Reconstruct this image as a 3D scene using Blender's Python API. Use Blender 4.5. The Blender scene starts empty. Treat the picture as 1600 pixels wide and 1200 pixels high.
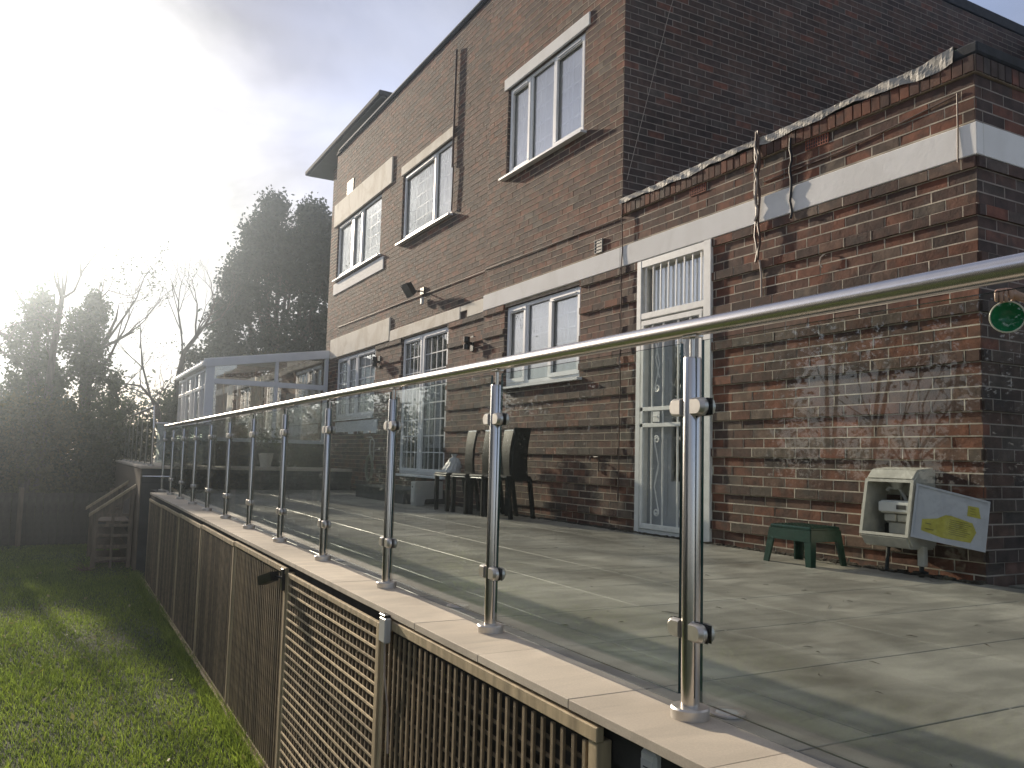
import bpy, math, random
import numpy as np
from mathutils import Vector, Matrix
random.seed(7); rng = np.random.default_rng(7)
S = bpy.context.scene
COL = S.collection
rad = math.radians

# ------------------------------------------------------------ camera
CAMZ = 0.698
f_px, pit, rol, yaw = 1302.75, .0891724, .0261651, .4956082
cam = bpy.data.cameras.new('camera'); camo = bpy.data.objects.new('camera', cam); COL.objects.link(camo)
cy, sy, cp, sp = math.cos(yaw), math.sin(yaw), math.cos(pit), math.sin(pit)
fwd = Vector((sy*cp, cy*cp, sp)); rt = Vector((cy, -sy, 0)); up = rt.cross(fwd)
r_ = rt*math.cos(rol)+up*math.sin(rol); u_ = -rt*math.sin(rol)+up*math.cos(rol)
M = Matrix((r_, u_, -fwd)).transposed().to_4x4(); M.translation = Vector((0, 0, CAMZ))
camo.matrix_world = M
cam.sensor_fit = 'HORIZONTAL'; cam.sensor_width = 36; cam.lens = 36*f_px/1600
cam.clip_start = .05; cam.clip_end = 600
S.camera = camo
def project(p):
    d = Vector(p)-Vector((0, 0, CAMZ)); z = d.dot(fwd)
    if z < .1: return None
    return 800+f_px*d.dot(r_)/z, 600-f_px*d.dot(u_)/z, z

# ------------------------------------------------------------ light
SUN_AZ, SUN_EL = rad(-8.0), rad(17.0)          # azimuth measured from +Y towards +X
sdir = Vector((math.sin(SUN_AZ)*math.cos(SUN_EL), math.cos(SUN_AZ)*math.cos(SUN_EL), math.sin(SUN_EL)))
sl = bpy.data.lights.new('sun', 'SUN'); sl.energy = 5.0 ; sl.angle = rad(1.1); sl.color = (1, .85, .66)
so = bpy.data.objects.new('sun', sl); COL.objects.link(so)
so.rotation_euler = (-sdir).to_track_quat('-Z', 'Y').to_euler()
w = bpy.data.worlds.new('World'); S.world = w; w.use_nodes = True
nt = w.node_tree; nt.nodes.clear()
def N(t, tree=None, **kw):
    n = (tree or nt).nodes.new(t)
    for k, v in kw.items(): setattr(n, k, v)
    return n
def vmath(op, a, b=None, tree=None):
    n = N('ShaderNodeVectorMath', tree, operation=op); L = (tree or nt).links
    for i, v in enumerate((a, b)):
        if v is None: continue
        if isinstance(v, (tuple, list, Vector)): n.inputs[i].default_value = tuple(v)
        else: L.new(v, n.inputs[i])
    return n
def fmath(op, a, b=None, tree=None, clamp=False):
    n = N('ShaderNodeMath', tree, operation=op); n.use_clamp = clamp; L = (tree or nt).links
    for i, v in enumerate((a, b)):
        if v is None: continue
        if isinstance(v, (int, float)): n.inputs[i].default_value = v
        else: L.new(v, n.inputs[i])
    return n.outputs[0]
def mixc(fac, a, b, tree=None, mode='MIX'):
    t = tree or nt
    n = N('ShaderNodeMix', t, data_type='RGBA', blend_type=mode)
    for i, v in ((0, fac), (6, a), (7, b)):
        if isinstance(v, (int, float)): n.inputs[i].default_value = v
        elif isinstance(v, (tuple, list)): n.inputs[i].default_value = tuple(v)+((1,) if len(v) == 3 else ())
        else: t.links.new(v, n.inputs[i])
    return n.outputs[2]
def ramp(fac, stops, tree=None, interp='LINEAR'):
    t = tree or nt
    n = N('ShaderNodeValToRGB', t); cr = n.color_ramp; cr.interpolation = interp
    while len(cr.elements) < len(stops): cr.elements.new(.5)
    for e, (p, c) in zip(cr.elements, stops):
        e.position = p
        e.color = (c, c, c, 1) if isinstance(c, (int, float)) else tuple(c)+(1,)
    t.links.new(fac, n.inputs[0]); return n.outputs[0]
sky = N('ShaderNodeTexSky', sky_type='NISHITA', sun_disc=False, sun_elevation=SUN_EL, sun_rotation=SUN_AZ)
tc = N('ShaderNodeTexCoord'); D = tc.outputs['Generated']
sep = N('ShaderNodeSeparateXYZ'); nt.links.new(D, sep.inputs[0])
den = fmath('ADD', fmath('MAXIMUM', sep.outputs[2], 0.0), .22)
pl = N('ShaderNodeCombineXYZ')
nt.links.new(fmath('DIVIDE', sep.outputs[0], den), pl.inputs[0]); nt.links.new(fmath('DIVIDE', sep.outputs[1], den), pl.inputs[1])
pl.inputs[2].default_value = 3.7
def wnoise(scale, det, off, dist=.0):
    a = vmath('ADD', pl.outputs[0], off)
    n = N('ShaderNodeTexNoise'); n.inputs['Scale'].default_value = scale; n.inputs['Detail'].default_value = det
    n.inputs['Distortion'].default_value = dist; nt.links.new(a.outputs[0], n.inputs[0]); return n.outputs[0]
dot = fmath('MAXIMUM', vmath('DOT_PRODUCT', D, sdir).outputs['Value'], 0.0)
g1 = fmath('POWER', dot, 30.0); g2 = fmath('POWER', dot, 140.0); g0 = fmath('POWER', dot, 1.6)
n1 = wnoise(.8, 7, (3.1, 1.2, 0), .25); n2 = wnoise(2.3, 9, (7, 2.2, 4), .35); n3 = wnoise(.55, 5, (1.4, 8.2, 1), .2)
base = mixc(ramp(n1, [(.33, 0.0), (.68, 1.0)]), (1.4, 1.45, 1.95), (3.6, 3.45, 3.3))
base = mixc(1.0, base, ramp(n2, [(.36, .72), (.64, 1.15)]), mode='MULTIPLY')
glow = fmath('ADD', fmath('ADD', fmath('MULTIPLY', g1, 2.1), fmath('MULTIPLY', g2, 26.0)), fmath('MULTIPLY', g0, 1.5))
glow = fmath('MULTIPLY', glow, ramp(n2, [(.40, .05), (.62, 1.4)]))
gv = vmath("SCALE", (1.0, .965, .90)); nt.links.new(glow, gv.inputs[3])
cloud = mixc(1.0, base, gv.outputs[0], mode='ADD')
cover = fmath('MULTIPLY', ramp(n3, [(.36, 0.0), (.62, 1.0)]), 1.0)
cover = fmath('ADD', cover, fmath('MULTIPLY', g1, 1.5), clamp=True)
cover = fmath('ADD', fmath('MULTIPLY', cover, .80), .18, clamp=True)
skyb = mixc(1.0, sky.outputs[0], (1.3, 1.32, 1.6), mode='MULTIPLY')
final = mixc(cover, skyb, cloud)
hz_ = fmath('POWER', 2.718, fmath('MULTIPLY', fmath('MAXIMUM', sep.outputs[2], 0.0), -9.0))      # pale haze low over the horizon
final = mixc(fmath('MULTIPLY', hz_, .70), final, (7.6, 7.0, 5.9))
bg = N('ShaderNodeBackground'); bg.inputs[1].default_value = .1; nt.links.new(final, bg.inputs[0])
wo = N('ShaderNodeOutputWorld'); nt.links.new(bg.outputs[0], wo.inputs[0])
S.view_settings.view_transform = 'Standard'; S.view_settings.look = 'None'
S.view_settings.exposure = 0.55; S.view_settings.gamma = 1.0; S.view_settings.use_curve_mapping = False
cyc = S.cycles
cyc.max_bounces = 7; cyc.diffuse_bounces = 3; cyc.glossy_bounces = 3; cyc.transmission_bounces = 4
cyc.transparent_max_bounces = 28; cyc.volume_bounces = 0; cyc.sample_clamp_indirect = 4
cyc.caustics_reflective = False; cyc.caustics_refractive = False

# ------------------------------------------------------------ materials
MATS = {}
def mat(name):
    m = bpy.data.materials.new(name); m.use_nodes = True; MATS[name] = m
    t = m.node_tree; b = t.nodes['Principled BSDF']; return m, t, b
def noise_(t, scale, det=4, coord='Object', stretch=None, dist=0.0, off=None):
    c = N('ShaderNodeTexCoord', t).outputs[coord]
    if stretch or off:
        mp = N('ShaderNodeMapping', t); t.links.new(c, mp.inputs[0]); c = mp.outputs[0]
        if stretch: mp.inputs['Scale'].default_value = stretch
        if off: mp.inputs['Location'].default_value = off
    n = N('ShaderNodeTexNoise', t); n.inputs['Scale'].default_value = scale; n.inputs['Detail'].default_value = det
    n.inputs['Distortion'].default_value = dist
    t.links.new(c, n.inputs[0]); return n.outputs[0]
def bump(t, b, h, strength, dist):
    n = N('ShaderNodeBump', t); n.inputs['Strength'].default_value = strength; n.inputs['Distance'].default_value = dist
    t.links.new(h, n.inputs['Height']); t.links.new(n.outputs[0], b.inputs['Normal'])
def simple(name, col, rough=.6, metal=0.0, nscale=None, namp=.25, bstr=0, bscale=60, bdist=.002, stretch=None):
    m, t, b = mat(name); b.inputs['Roughness'].default_value = rough; b.inputs['Metallic'].default_value = metal
    if nscale:
        f = ramp(noise_(t, nscale, 5, stretch=stretch), [(.25, 1-namp), (.75, 1+namp)], t)
        t.links.new(mixc(1.0, tuple(col), f, t, 'MULTIPLY'), b.inputs['Base Color'])
    else: b.inputs['Base Color'].default_value = tuple(col)+(1,)
    if bstr: bump(t, b, noise_(t, bscale, 5), bstr, bdist)
    return m
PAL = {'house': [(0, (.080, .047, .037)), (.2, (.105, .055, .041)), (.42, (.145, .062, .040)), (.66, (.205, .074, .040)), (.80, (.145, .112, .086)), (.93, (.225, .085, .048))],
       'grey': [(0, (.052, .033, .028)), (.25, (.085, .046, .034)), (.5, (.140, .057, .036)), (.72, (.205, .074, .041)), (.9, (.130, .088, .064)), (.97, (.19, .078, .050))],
       'dark': [(0, (.062, .044, .042)), (.3, (.090, .058, .050)), (.6, (.120, .070, .056)), (.85, (.100, .082, .074)), (.96, (.19, .078, .055))]}  # last palette: walls turned from the sun, their shade put into the colour
def brickmat(name, pal, attr):
    m, t, b = mat(name); b.inputs['Roughness'].default_value = .85
    if attr: fac = N('ShaderNodeAttribute', t, attribute_name='rnd').outputs['Fac']
    else:
        sc3 = N('ShaderNodeSeparateColor', t); t.links.new(N('ShaderNodeObjectInfo', t).outputs['Color'], sc3.inputs[0]); fac = sc3.outputs[0]
    c = ramp(fac, PAL[pal], t)
    gco = 'Object' if attr else 'Object'
    gp = N('ShaderNodeNewGeometry', t).outputs['Position']
    def gn(sc, det, st=(1, 1, 1)):
        mp = N('ShaderNodeMapping', t); t.links.new(gp, mp.inputs[0]); mp.inputs['Scale'].default_value = st
        n = N('ShaderNodeTexNoise', t); n.inputs['Scale'].default_value = sc; n.inputs['Detail'].default_value = det; t.links.new(mp.outputs[0], n.inputs[0]); return n.outputs[0]
    c = mixc(1.0, c, ramp(gn(11, 6), [(.28, .60), (.72, 1.45)], t), t, 'MULTIPLY')
    c = mixc(ramp(gn(6.5, 5), [(.52, 0.0), (.66, .60)], t), c, (.062, .052, .047), t)
    sp_ = ramp(noise_(t, 130, 3), [(.60, 0.0), (.72, 1.0)], t)
    c = mixc(fmath('MULTIPLY', sp_, .35, t), c, (.03, .025, .024), t)
    big = ramp(gn(.9, 5, (1, 1, 1.6)), [(.35, .66), (.7, 1.15)], t)
    c = mixc(1.0, c, big, t, 'MULTIPLY')
    t.links.new(c, b.inputs['Base Color'])
    bump(t, b, fmath('ADD', gn(60, 6), fmath('MULTIPLY', gn(17, 4), 1.6, t), t), .35 if attr else .6, .003)
    return m
for k in PAL:
    brickmat('brick_'+k, k, True)
brickmat('brick_single', 'house', False)
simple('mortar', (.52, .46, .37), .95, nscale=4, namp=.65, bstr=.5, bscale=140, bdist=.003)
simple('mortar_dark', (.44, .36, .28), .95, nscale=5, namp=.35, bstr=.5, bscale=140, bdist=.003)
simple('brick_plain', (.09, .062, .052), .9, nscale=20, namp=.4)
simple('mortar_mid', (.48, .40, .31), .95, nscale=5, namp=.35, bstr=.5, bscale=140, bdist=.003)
simple('mortar_shade', (.30, .26, .23), .95, nscale=5, namp=.35)  # same mortar with the shade of the unlit walls in its colour
def render_mat(name, col, stain, amt):
    m, t, b = mat(name); b.inputs['Roughness'].default_value = .8
    a = ramp(noise_(t, 2.2, 7, dist=.8), [(.46, 0.0), (.62, 1.0)], t)
    a2 = ramp(noise_(t, 10, 5, stretch=(1, 1, .2)), [(.5, 0.0), (.75, 1.0)], t)
    c = mixc(fmath('MULTIPLY', a, amt, t), col, stain, t); c = mixc(fmath('MULTIPLY', a2, amt*.5, t), c, stain, t)
    t.links.new(c, b.inputs['Base Color']); bump(t, b, noise_(t, 14, 6, dist=1.0), .22, .006)
render_mat('band_white', (.90, .89, .87), (.66, .64, .60), .28)
render_mat('band_cream', (.86, .80, .69), (.55, .47, .36), .55)
simple('upvc', (.90, .91, .92), .35, nscale=3, namp=.06)
simple('upvc_grey', (.76, .79, .84), .4, nscale=3, namp=.08)
simple('door_paint', (.42, .44, .46), .5, nscale=4, namp=.1)
simple('gate_paint', (.86, .86, .83), .45, nscale=14, namp=.1, bstr=.1, bscale=90)
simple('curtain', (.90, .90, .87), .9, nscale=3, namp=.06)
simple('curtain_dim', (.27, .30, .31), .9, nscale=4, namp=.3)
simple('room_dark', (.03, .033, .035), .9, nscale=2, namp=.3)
def glassmat(name, tint, ior, rough=0.0, extra=0.0, dirt=0.0):
    m, t, b = mat(name); t.nodes.remove(b)
    tr = N('ShaderNodeBsdfTransparent', t); tr.inputs[0].default_value = tuple(tint)+(1,)
    gl = N('ShaderNodeBsdfGlossy', t); gl.inputs['Roughness'].default_value = rough; gl.inputs[0].default_value = (1, 1, 1, 1)
    mx = N('ShaderNodeMixShader', t); ge = N('ShaderNodeNewGeometry', t)
    co = fmath('ABSOLUTE', vmath('DOT_PRODUCT', ge.outputs['Normal'], ge.outputs['Incoming'], t).outputs['Value'], None, t)
    f0 = ((ior-1)/(ior+1))**2                    # same reflectance on both faces of the pane
    fac = fmath('ADD', fmath('MULTIPLY', fmath('POWER', fmath('SUBTRACT', 1.0, co, t), 5.0, t), 1-f0, t), f0, t)
    if extra: fac = fmath('ADD', fac, extra, t, clamp=True)
    t.links.new(fac, mx.inputs[0]); t.links.new(tr.outputs[0], mx.inputs[1]); t.links.new(gl.outputs[0], mx.inputs[2])
    out = mx.outputs[0]
    if dirt:
        df = N('ShaderNodeBsdfDiffuse', t); df.inputs[0].default_value = (.5, .5, .47, 1)
        m2 = N('ShaderNodeMixShader', t)
        s = ramp(noise_(t, 3.0, 8, dist=1.5), [(.45, 0.0), (.8, dirt)], t)
        t.links.new(s, m2.inputs[0]); t.links.new(out, m2.inputs[1]); t.links.new(df.outputs[0], m2.inputs[2]); out = m2.outputs[0]
    t.links.new(out, t.nodes['Material Output'].inputs[0])
glassmat('rail_glass', (.925, .96, .945), 1.58, 0.0, 0, .012)
glassmat('window_glass', (.97, .975, .97), 2.3, 0.0, .05, .0)
glassmat('frosted_glass', (.70, .76, .72), 1.5, .3, .1, .8)
simple('glass_edge', (.008, .045, .042), .12)
simple('steel', (.60, .57, .53), .22, 1.0, nscale=30, namp=.05, stretch=(1, 1, .05))
simple('steel_rail', (.66, .63, .60), .27, 1.0, nscale=40, namp=.04)
simple('steel_cast', (.62, .60, .57), .42, 1.0, nscale=20, namp=.1)
simple('rubber', (.012, .012, .014), .5)
def tile_mat(name, cols, streak, ro=(.30, .58)):
    m, t, b = mat(name)
    r = N('ShaderNodeObjectInfo', t)
    # world-continuous position
    g = N('ShaderNodeNewGeometry', t).outputs['Position']
    def gn(scale, det, st, dist=0.0):
        mp = N('ShaderNodeMapping', t); t.links.new(g, mp.inputs[0]); mp.inputs['Scale'].default_value = st
        n = N('ShaderNodeTexNoise', t); n.inputs['Scale'].default_value = scale; n.inputs['Detail'].default_value = det
        n.inputs['Distortion'].default_value = dist; t.links.new(mp.outputs[0], n.inputs[0]); return n.outputs[0]
    c = ramp(r.outputs['Random'], [(0, cols[0]), (.5, cols[1]), (1, cols[2])], t)
    s1 = ramp(gn(1.3, 7, (1.0, .45, 1), .7), [(.34, 1-streak), (.66, 1+streak*.75)], t)
    s2 = ramp(gn(5.5, 8, (.45, 1.2, 1), .8), [(.40, 1-streak*.55), (.64, 1+streak*.35)], t)
    c = mixc(1.0, c, s1, t, 'MULTIPLY'); c = mixc(1.0, c, s2, t, 'MULTIPLY')
    d = ramp(gn(3.1, 9, (.5, 1.6, 1), 1.4), [(.60, 0.0), (.70, 1.0)], t)
    c = mixc(fmath('MULTIPLY', d, streak*.9, t), c, (.075, .072, .066), t)
    fine = ramp(gn(160, 3, (1, 1, 1)), [(.3, .93), (.7, 1.07)], t)
    c = mixc(1.0, c, fine, t, 'MULTIPLY')
    t.links.new(c, b.inputs['Base Color'])
    t.links.new(ramp(gn(2.3, 5, (1, .6, 1), 1), [(.3, ro[0]), (.7, ro[1])], t), b.inputs['Roughness'])
    bump(t, b, gn(70, 6, (1, 1, 1)), .12, .003)
tile_mat('deck_tile', [(.285, .275, .242), (.32, .308, .270), (.355, .34, .296)], .38)
tile_mat('coping_tile', [(.60, .525, .42), (.64, .56, .45), (.67, .59, .475)], .17, (.75, .9))
simple('grout_dark', (.045, .043, .040), .95, nscale=10, namp=.4)
simple('grout_pale', (.42, .41, .37), .95, nscale=4, namp=.5)
simple('timber', (.46, .365, .225), .8, nscale=26, namp=.35, bstr=.3, bscale=120, stretch=(1, 1, .12))
def slat_mat(name, col):
    m, t, b = mat(name); b.inputs['Roughness'].default_value = .85
    v = fmath('FRACT', fmath('ADD', N('ShaderNodeAttribute', t, attribute_name='rnd').outputs['Fac'], N('ShaderNodeObjectInfo', t).outputs['Random'], t), None, t)
    c = mixc(1.0, tuple(col), ramp(v, [(0, .62), (.5, 1.0), (1, 1.42)], t), t, 'MULTIPLY')
    c = mixc(1.0, c, ramp(noise_(t, 20, 5), [(.25, .6), (.75, 1.35)], t), t, 'MULTIPLY')
    t.links.new(c, b.inputs['Base Color']); bump(t, b, noise_(t, 120, 4), .25, .002)
slat_mat('timber_slat', (.215, .165, .10))
slat_mat('timber_far', (.20, .155, .10)); slat_mat('timber_sunlit', (.55, .44, .28))  # second one: sunlight on the front horizontal slats put into the colour
simple('timber_old', (.20, .155, .11), .85, nscale=22, namp=.4, bstr=.3, bscale=90, stretch=(1, 1, .15))
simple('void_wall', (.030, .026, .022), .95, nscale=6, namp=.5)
simple('terrace_face', (.055, .060, .062), .8, nscale=5, namp=.35)
simple('felt', (.035, .038, .043), .9, nscale=9, namp=.4, bstr=.4, bscale=40, bdist=.006)
simple('soffit', (.32, .35, .38), .7, nscale=3, namp=.12)
simple('flashing', (.36, .345, .315), .62, nscale=9, namp=.3, bstr=.3, bscale=22, bdist=.006)
simple('black_plastic', (.012, .012, .013), .35)
simple('grey_plastic', (.50, .50, .48), .45, nscale=12, namp=.08)
simple('white_plastic', (.70, .70, .67), .4, nscale=12, namp=.08)
simple('green_plastic', (.006, .042, .028), .30, nscale=18, namp=.2)
simple('leather', (.010, .010, .010), .5, nscale=14, namp=.3, bstr=.1, bscale=70)
simple('chrome', (.72, .70, .66), .15, 1.0)
simple('bag', (.66, .66, .66), .5, nscale=14, namp=.15, bstr=.5, bscale=25, bdist=.01)
simple('cable_brown', (.10, .060, .045), .5)
simple('cable_pale', (.42, .36, .31), .5)
simple('meter_box', (.50, .485, .42), .55, nscale=12, namp=.22, bstr=.15, bscale=80)
simple('meter_door', (.50, .52, .56), .55, nscale=8, namp=.14)
simple('sticker', (.46, .42, .07), .6, nscale=30, namp=.2)
simple('sticker_print', (.16, .15, .05), .7)
simple('terracotta', (.26, .085, .05), .8, nscale=12, namp=.3)
simple('grey_vent', (.22, .22, .21), .6)
simple('hose', (.32, .33, .25), .5)
simple('soil', (.07, .058, .045), .95, nscale=18, namp=.5, bstr=.8, bscale=60, bdist=.02)
simple('bark', (.10, .085, .07), .9, nscale=12, namp=.4, bstr=.6, bscale=30, bdist=.01, stretch=(1, 1, .25))
simple('far_timber', (.085, .075, .062), .85, nscale=9, namp=.35)
def lawn_mat():
    m, t, b = mat('lawn')
    c = ramp(noise_(t, .9, 6), [(.3, (.028, .046, .014)), (.55, (.044, .068, .020)), (.75, (.070, .088, .032))], t)
    f = ramp(noise_(t, 30, 5), [(.3, .6), (.7, 1.3)], t)
    t.links.new(mixc(1.0, c, f, t, 'MULTIPLY'), b.inputs['Base Color']); b.inputs['Roughness'].default_value = .9
    bump(t, b, noise_(t, 45, 5), .8, .03)
lawn_mat()
def leafmat(name, c1, c2, trans=.35, nscale=.7, rough=.6):
    m, t, b = mat(name); t.nodes.remove(b)
    a = N('ShaderNodeAttribute', t, attribute_name='rnd').outputs['Fac']
    n = noise_(t, nscale, 4)
    c = mixc(ramp(fmath('ADD', fmath('MULTIPLY', a, .6, t), fmath('MULTIPLY', n, .6, t), t), [(.3, 0.0), (.85, 1.0)], t), c1, c2, t)
    d = N('ShaderNodeBsdfDiffuse', t); tl = N('ShaderNodeBsdfTranslucent', t); mx = N('ShaderNodeMixShader', t)
    gs = N('ShaderNodeBsdfGlossy', t); gs.inputs['Roughness'].default_value = rough*.8; m2 = N('ShaderNodeMixShader', t); m2.inputs[0].default_value = .04
    t.links.new(c, d.inputs[0]); t.links.new(mixc(1.0, c, (1.3, 1.5, .6), t, 'MULTIPLY'), tl.inputs[0]); mx.inputs[0].default_value = trans
    t.links.new(d.outputs[0], mx.inputs[1]); t.links.new(tl.outputs[0], mx.inputs[2])
    t.links.new(mx.outputs[0], m2.inputs[1]); t.links.new(gs.outputs[0], m2.inputs[2])
    t.links.new(m2.outputs[0], t.nodes['Material Output'].inputs[0])
for _k in ('leather',): MATS[_k].node_tree.nodes['Principled BSDF'].inputs['Specular IOR Level'].default_value = .15
leafmat('grass_blade', (.120, .165, .050), (.25, .29, .10), .55, 1.1)
leafmat('conifer', (.016, .028, .016), (.036, .052, .026), .15)
leafmat('ivy', (.020, .034, .014), (.055, .072, .026), .2)
leafmat('shrub_leaf', (.022, .036, .014), (.070, .075, .028), .2)
leafmat('autumn_leaf', (.05, .055, .020), (.125, .105, .038), .25, .5)
leafmat('fallen_leaf', (.22, .20, .13), (.42, .36, .22), .2, 3)
simple('skin', (.45, .27, .19), .5, nscale=30, namp=.08)
simple('coat', (.018, .02, .024), .8, nscale=20, namp=.3)
simple('sleeve', (.10, .105, .11), .8, nscale=40, namp=.2)
simple('trousers', (.02, .022, .03), .8, nscale=20, namp=.3)
simple('hair', (.02, .014, .01), .6)
simple('bowl_green', (.02, .25, .10), .12, nscale=20, namp=.12)
simple('bowl_rim', (.60, .58, .46), .3)
simple('lamp_lens', (.55, .57, .58), .12)
simple('paper', (.55, .56, .55), .6); simple('ink', (.03, .03, .03), .6)

# ------------------------------------------------------------ mesh builder
OFF = {}
class MB:
    def __init__(s): s.v = []; s.f = []; s.m = []; s.r = []
    def add(s, vs, fs, mi=0, r=None):
        o = len(s.v); s.v += [tuple(v) for v in vs]; s.f += [tuple(i+o for i in f) for f in fs]
        s.m += [mi]*len(fs)
        rr = random.random() if r is None else r
        s.r += [rr]*len(fs); return s
    def box(s, x0, x1, y0, y1, z0, z1, mi=0, bev=0.0):
        if bev > 0: return s.bbox(x0, x1, y0, y1, z0, z1, bev, mi)
        vs = [(x0, y0, z0), (x1, y0, z0), (x1, y1, z0), (x0, y1, z0), (x0, y0, z1), (x1, y0, z1), (x1, y1, z1), (x0, y1, z1)]
        return s.add(vs, [(0, 3, 2, 1), (4, 5, 6, 7), (0, 1, 5, 4), (1, 2, 6, 5), (2, 3, 7, 6), (3, 0, 4, 7)], mi)
    def bbox(s, x0, x1, y0, y1, z0, z1, b, mi=0):
        b = min(b, (x1-x0)*.45, (y1-y0)*.45, (z1-z0)*.45)
        vs = []
        X = (x0, x1); Y = (y0, y1); Z = (z0, z1)
        sg = lambda i: 1 if i == 0 else -1
        idx = {}
        for i in (0, 1):
            for j in (0, 1):
                for k in (0, 1):
                    for a in range(3):
                        p = [X[i]+sg(i)*b*(a != 0), Y[j]+sg(j)*b*(a != 1), Z[k]+sg(k)*b*(a != 2)]
                        idx[i, j, k, a] = len(vs); vs.append(p)
        fs = []
        for i in (0, 1): fs.append([idx[i, 0, 0, 0], idx[i, 1, 0, 0], idx[i, 1, 1, 0], idx[i, 0, 1, 0]][::(1 if i else -1)])
        for j in (0, 1): fs.append([idx[0, j, 0, 1], idx[1, j, 0, 1], idx[1, j, 1, 1], idx[0, j, 1, 1]][::(-1 if j else 1)])
        for k in (0, 1): fs.append([idx[0, 0, k, 2], idx[1, 0, k, 2], idx[1, 1, k, 2], idx[0, 1, k, 2]][::(1 if k else -1)])
        for j in (0, 1):
            for k in (0, 1): fs.append([idx[0, j, k, 1], idx[1, j, k, 1], idx[1, j, k, 2], idx[0, j, k, 2]][::(1 if (j+k) % 2 == 0 else -1)])
        for i in (0, 1):
            for k in (0, 1): fs.append([idx[i, 0, k, 0], idx[i, 1, k, 0], idx[i, 1, k, 2], idx[i, 0, k, 2]][::(-1 if (i+k) % 2 == 0 else 1)])
        for i in (0, 1):
            for j in (0, 1): fs.append([idx[i, j, 0, 0], idx[i, j, 1, 0], idx[i, j, 1, 1], idx[i, j, 0, 1]][::(1 if (i+j) % 2 == 0 else -1)])
        for i in (0, 1):
            for j in (0, 1):
                for k in (0, 1): fs.append([idx[i, j, k, 0], idx[i, j, k, 1], idx[i, j, k, 2]][::(1 if (i+j+k) % 2 == 1 else -1)])
        return s.add(vs, fs, mi)
    def tube(s, pts, r, n=8, mi=0, caps=True):
        pts = [Vector(p) for p in pts]; rs = r if isinstance(r, (list, tuple)) else [r]*len(pts)
        vs = []; prev = None
        for i, p in enumerate(pts):
            t = (pts[min(i+1, len(pts)-1)]-pts[max(i-1, 0)]); t = t.normalized() if t.length > 1e-9 else Vector((0, 0, 1))
            if prev is None: a = t.orthogonal().normalized()
            else:
                a = prev-t*prev.dot(t); a = a.normalized() if a.length > 1e-6 else t.orthogonal().normalized()
            prev = a; b = t.cross(a)
            for k in range(n):
                g = 2*math.pi*k/n; vs.append(p+(a*math.cos(g)+b*math.sin(g))*rs[i])
        fs = []
        for i in range(len(pts)-1):
            for k in range(n): fs.append((i*n+k, i*n+(k+1) % n, (i+1)*n+(k+1) % n, (i+1)*n+k))
        if caps: fs += [tuple(range(n))[::-1], tuple((len(pts)-1)*n+k for k in range(n))]
        return s.add(vs, fs, mi)
    def lathe(s, prof, c=(0, 0, 0), axis=(0, 0, 1), n=20, mi=0):
        ax = Vector(axis).normalized(); a = ax.orthogonal().normalized(); b = ax.cross(a); c = Vector(c); vs = []
        for (r, h) in prof:
            for k in range(n):
                g = 2*math.pi*k/n; vs.append(c+ax*h+(a*math.cos(g)+b*math.sin(g))*max(r, 1e-5))
        fs = [(i*n+k, i*n+(k+1) % n, (i+1)*n+(k+1) % n, (i+1)*n+k) for i in range(len(prof)-1) for k in range(n)]
        return s.add(vs, fs, mi)
    def prism(s, poly, d, mi=0):          # polygon (list of 3d points) extruded by vector d
        n = len(poly); P = [Vector(p) for p in poly]; Q = [p+Vector(d) for p in P]
        fs = [tuple(range(n))[::-1], tuple(range(n, 2*n))]+[(i, (i+1) % n, n+(i+1) % n, n+i) for i in range(n)]
        return s.add(P+Q, fs, mi)
    def build(s, name, mats, parent=None, smooth=False, off=None, **props):
        me = bpy.data.meshes.new(name)
        o0 = Vector(off) if off is not None else (OFF.get(parent.name, Vector()) if parent else Vector())
        me.from_pydata([(v[0]-o0.x, v[1]-o0.y, v[2]-o0.z) for v in s.v], [], s.f)
        for m in (mats if isinstance(mats, (list, tuple)) else [mats]): me.materials.append(MATS[m])
        if len(set(s.m)) > 1: me.polygons.foreach_set('material_index', s.m)
        a = me.attributes.new('rnd', 'FLOAT', 'FACE'); a.data.foreach_set('value', s.r)
        if smooth:
            me.polygons.foreach_set('use_smooth', [True]*len(s.f))
            if smooth != 'all': me.set_sharp_from_angle(angle=rad(35))
        me.update()
        o = bpy.data.objects.new(name, me); COL.objects.link(o)
        if parent: o.parent = parent; OFF[o.name] = o0
        else:
            if off is not None: o.location = o0
            OFF[o.name] = o0
        for k, v in props.items(): o[k] = v
        return o
def thing(name, label, cat, loc=(0, 0, 0), group=None):
    o = bpy.data.objects.new(name, None); COL.objects.link(o); o.location = loc; o.empty_display_size = .2
    o['label'] = label; o['category'] = cat
    if group: o['group'] = group
    OFF[o.name] = Vector(loc); return o
def shared(name, me, parent, loc, rot=None):
    o = bpy.data.objects.new(name, me); COL.objects.link(o); o.parent = parent
    o.location = Vector(loc)-OFF[parent.name]
    if rot: o.rotation_euler = rot
    return o
def kids(o): return [c for c in bpy.data.objects if c.parent == o]
def copy_tree(o, parent=None):
    c = o.copy(); COL.objects.link(c)
    if parent: c.parent = parent
    for ch in kids(o): copy_tree(ch, c)
    return c

# ------------------------------------------------------------ numbers of the place (metres; deck top is z = 0)
XR = 1.582                       # balustrade line
XW = 5.12                        # facade plane
LAWN = -1.45
CH = .0792; ZG = 2.66            # brick course and a fixed course line
posts_y = [1.843+1.2136*i for i in range(-1, 12)]

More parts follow.
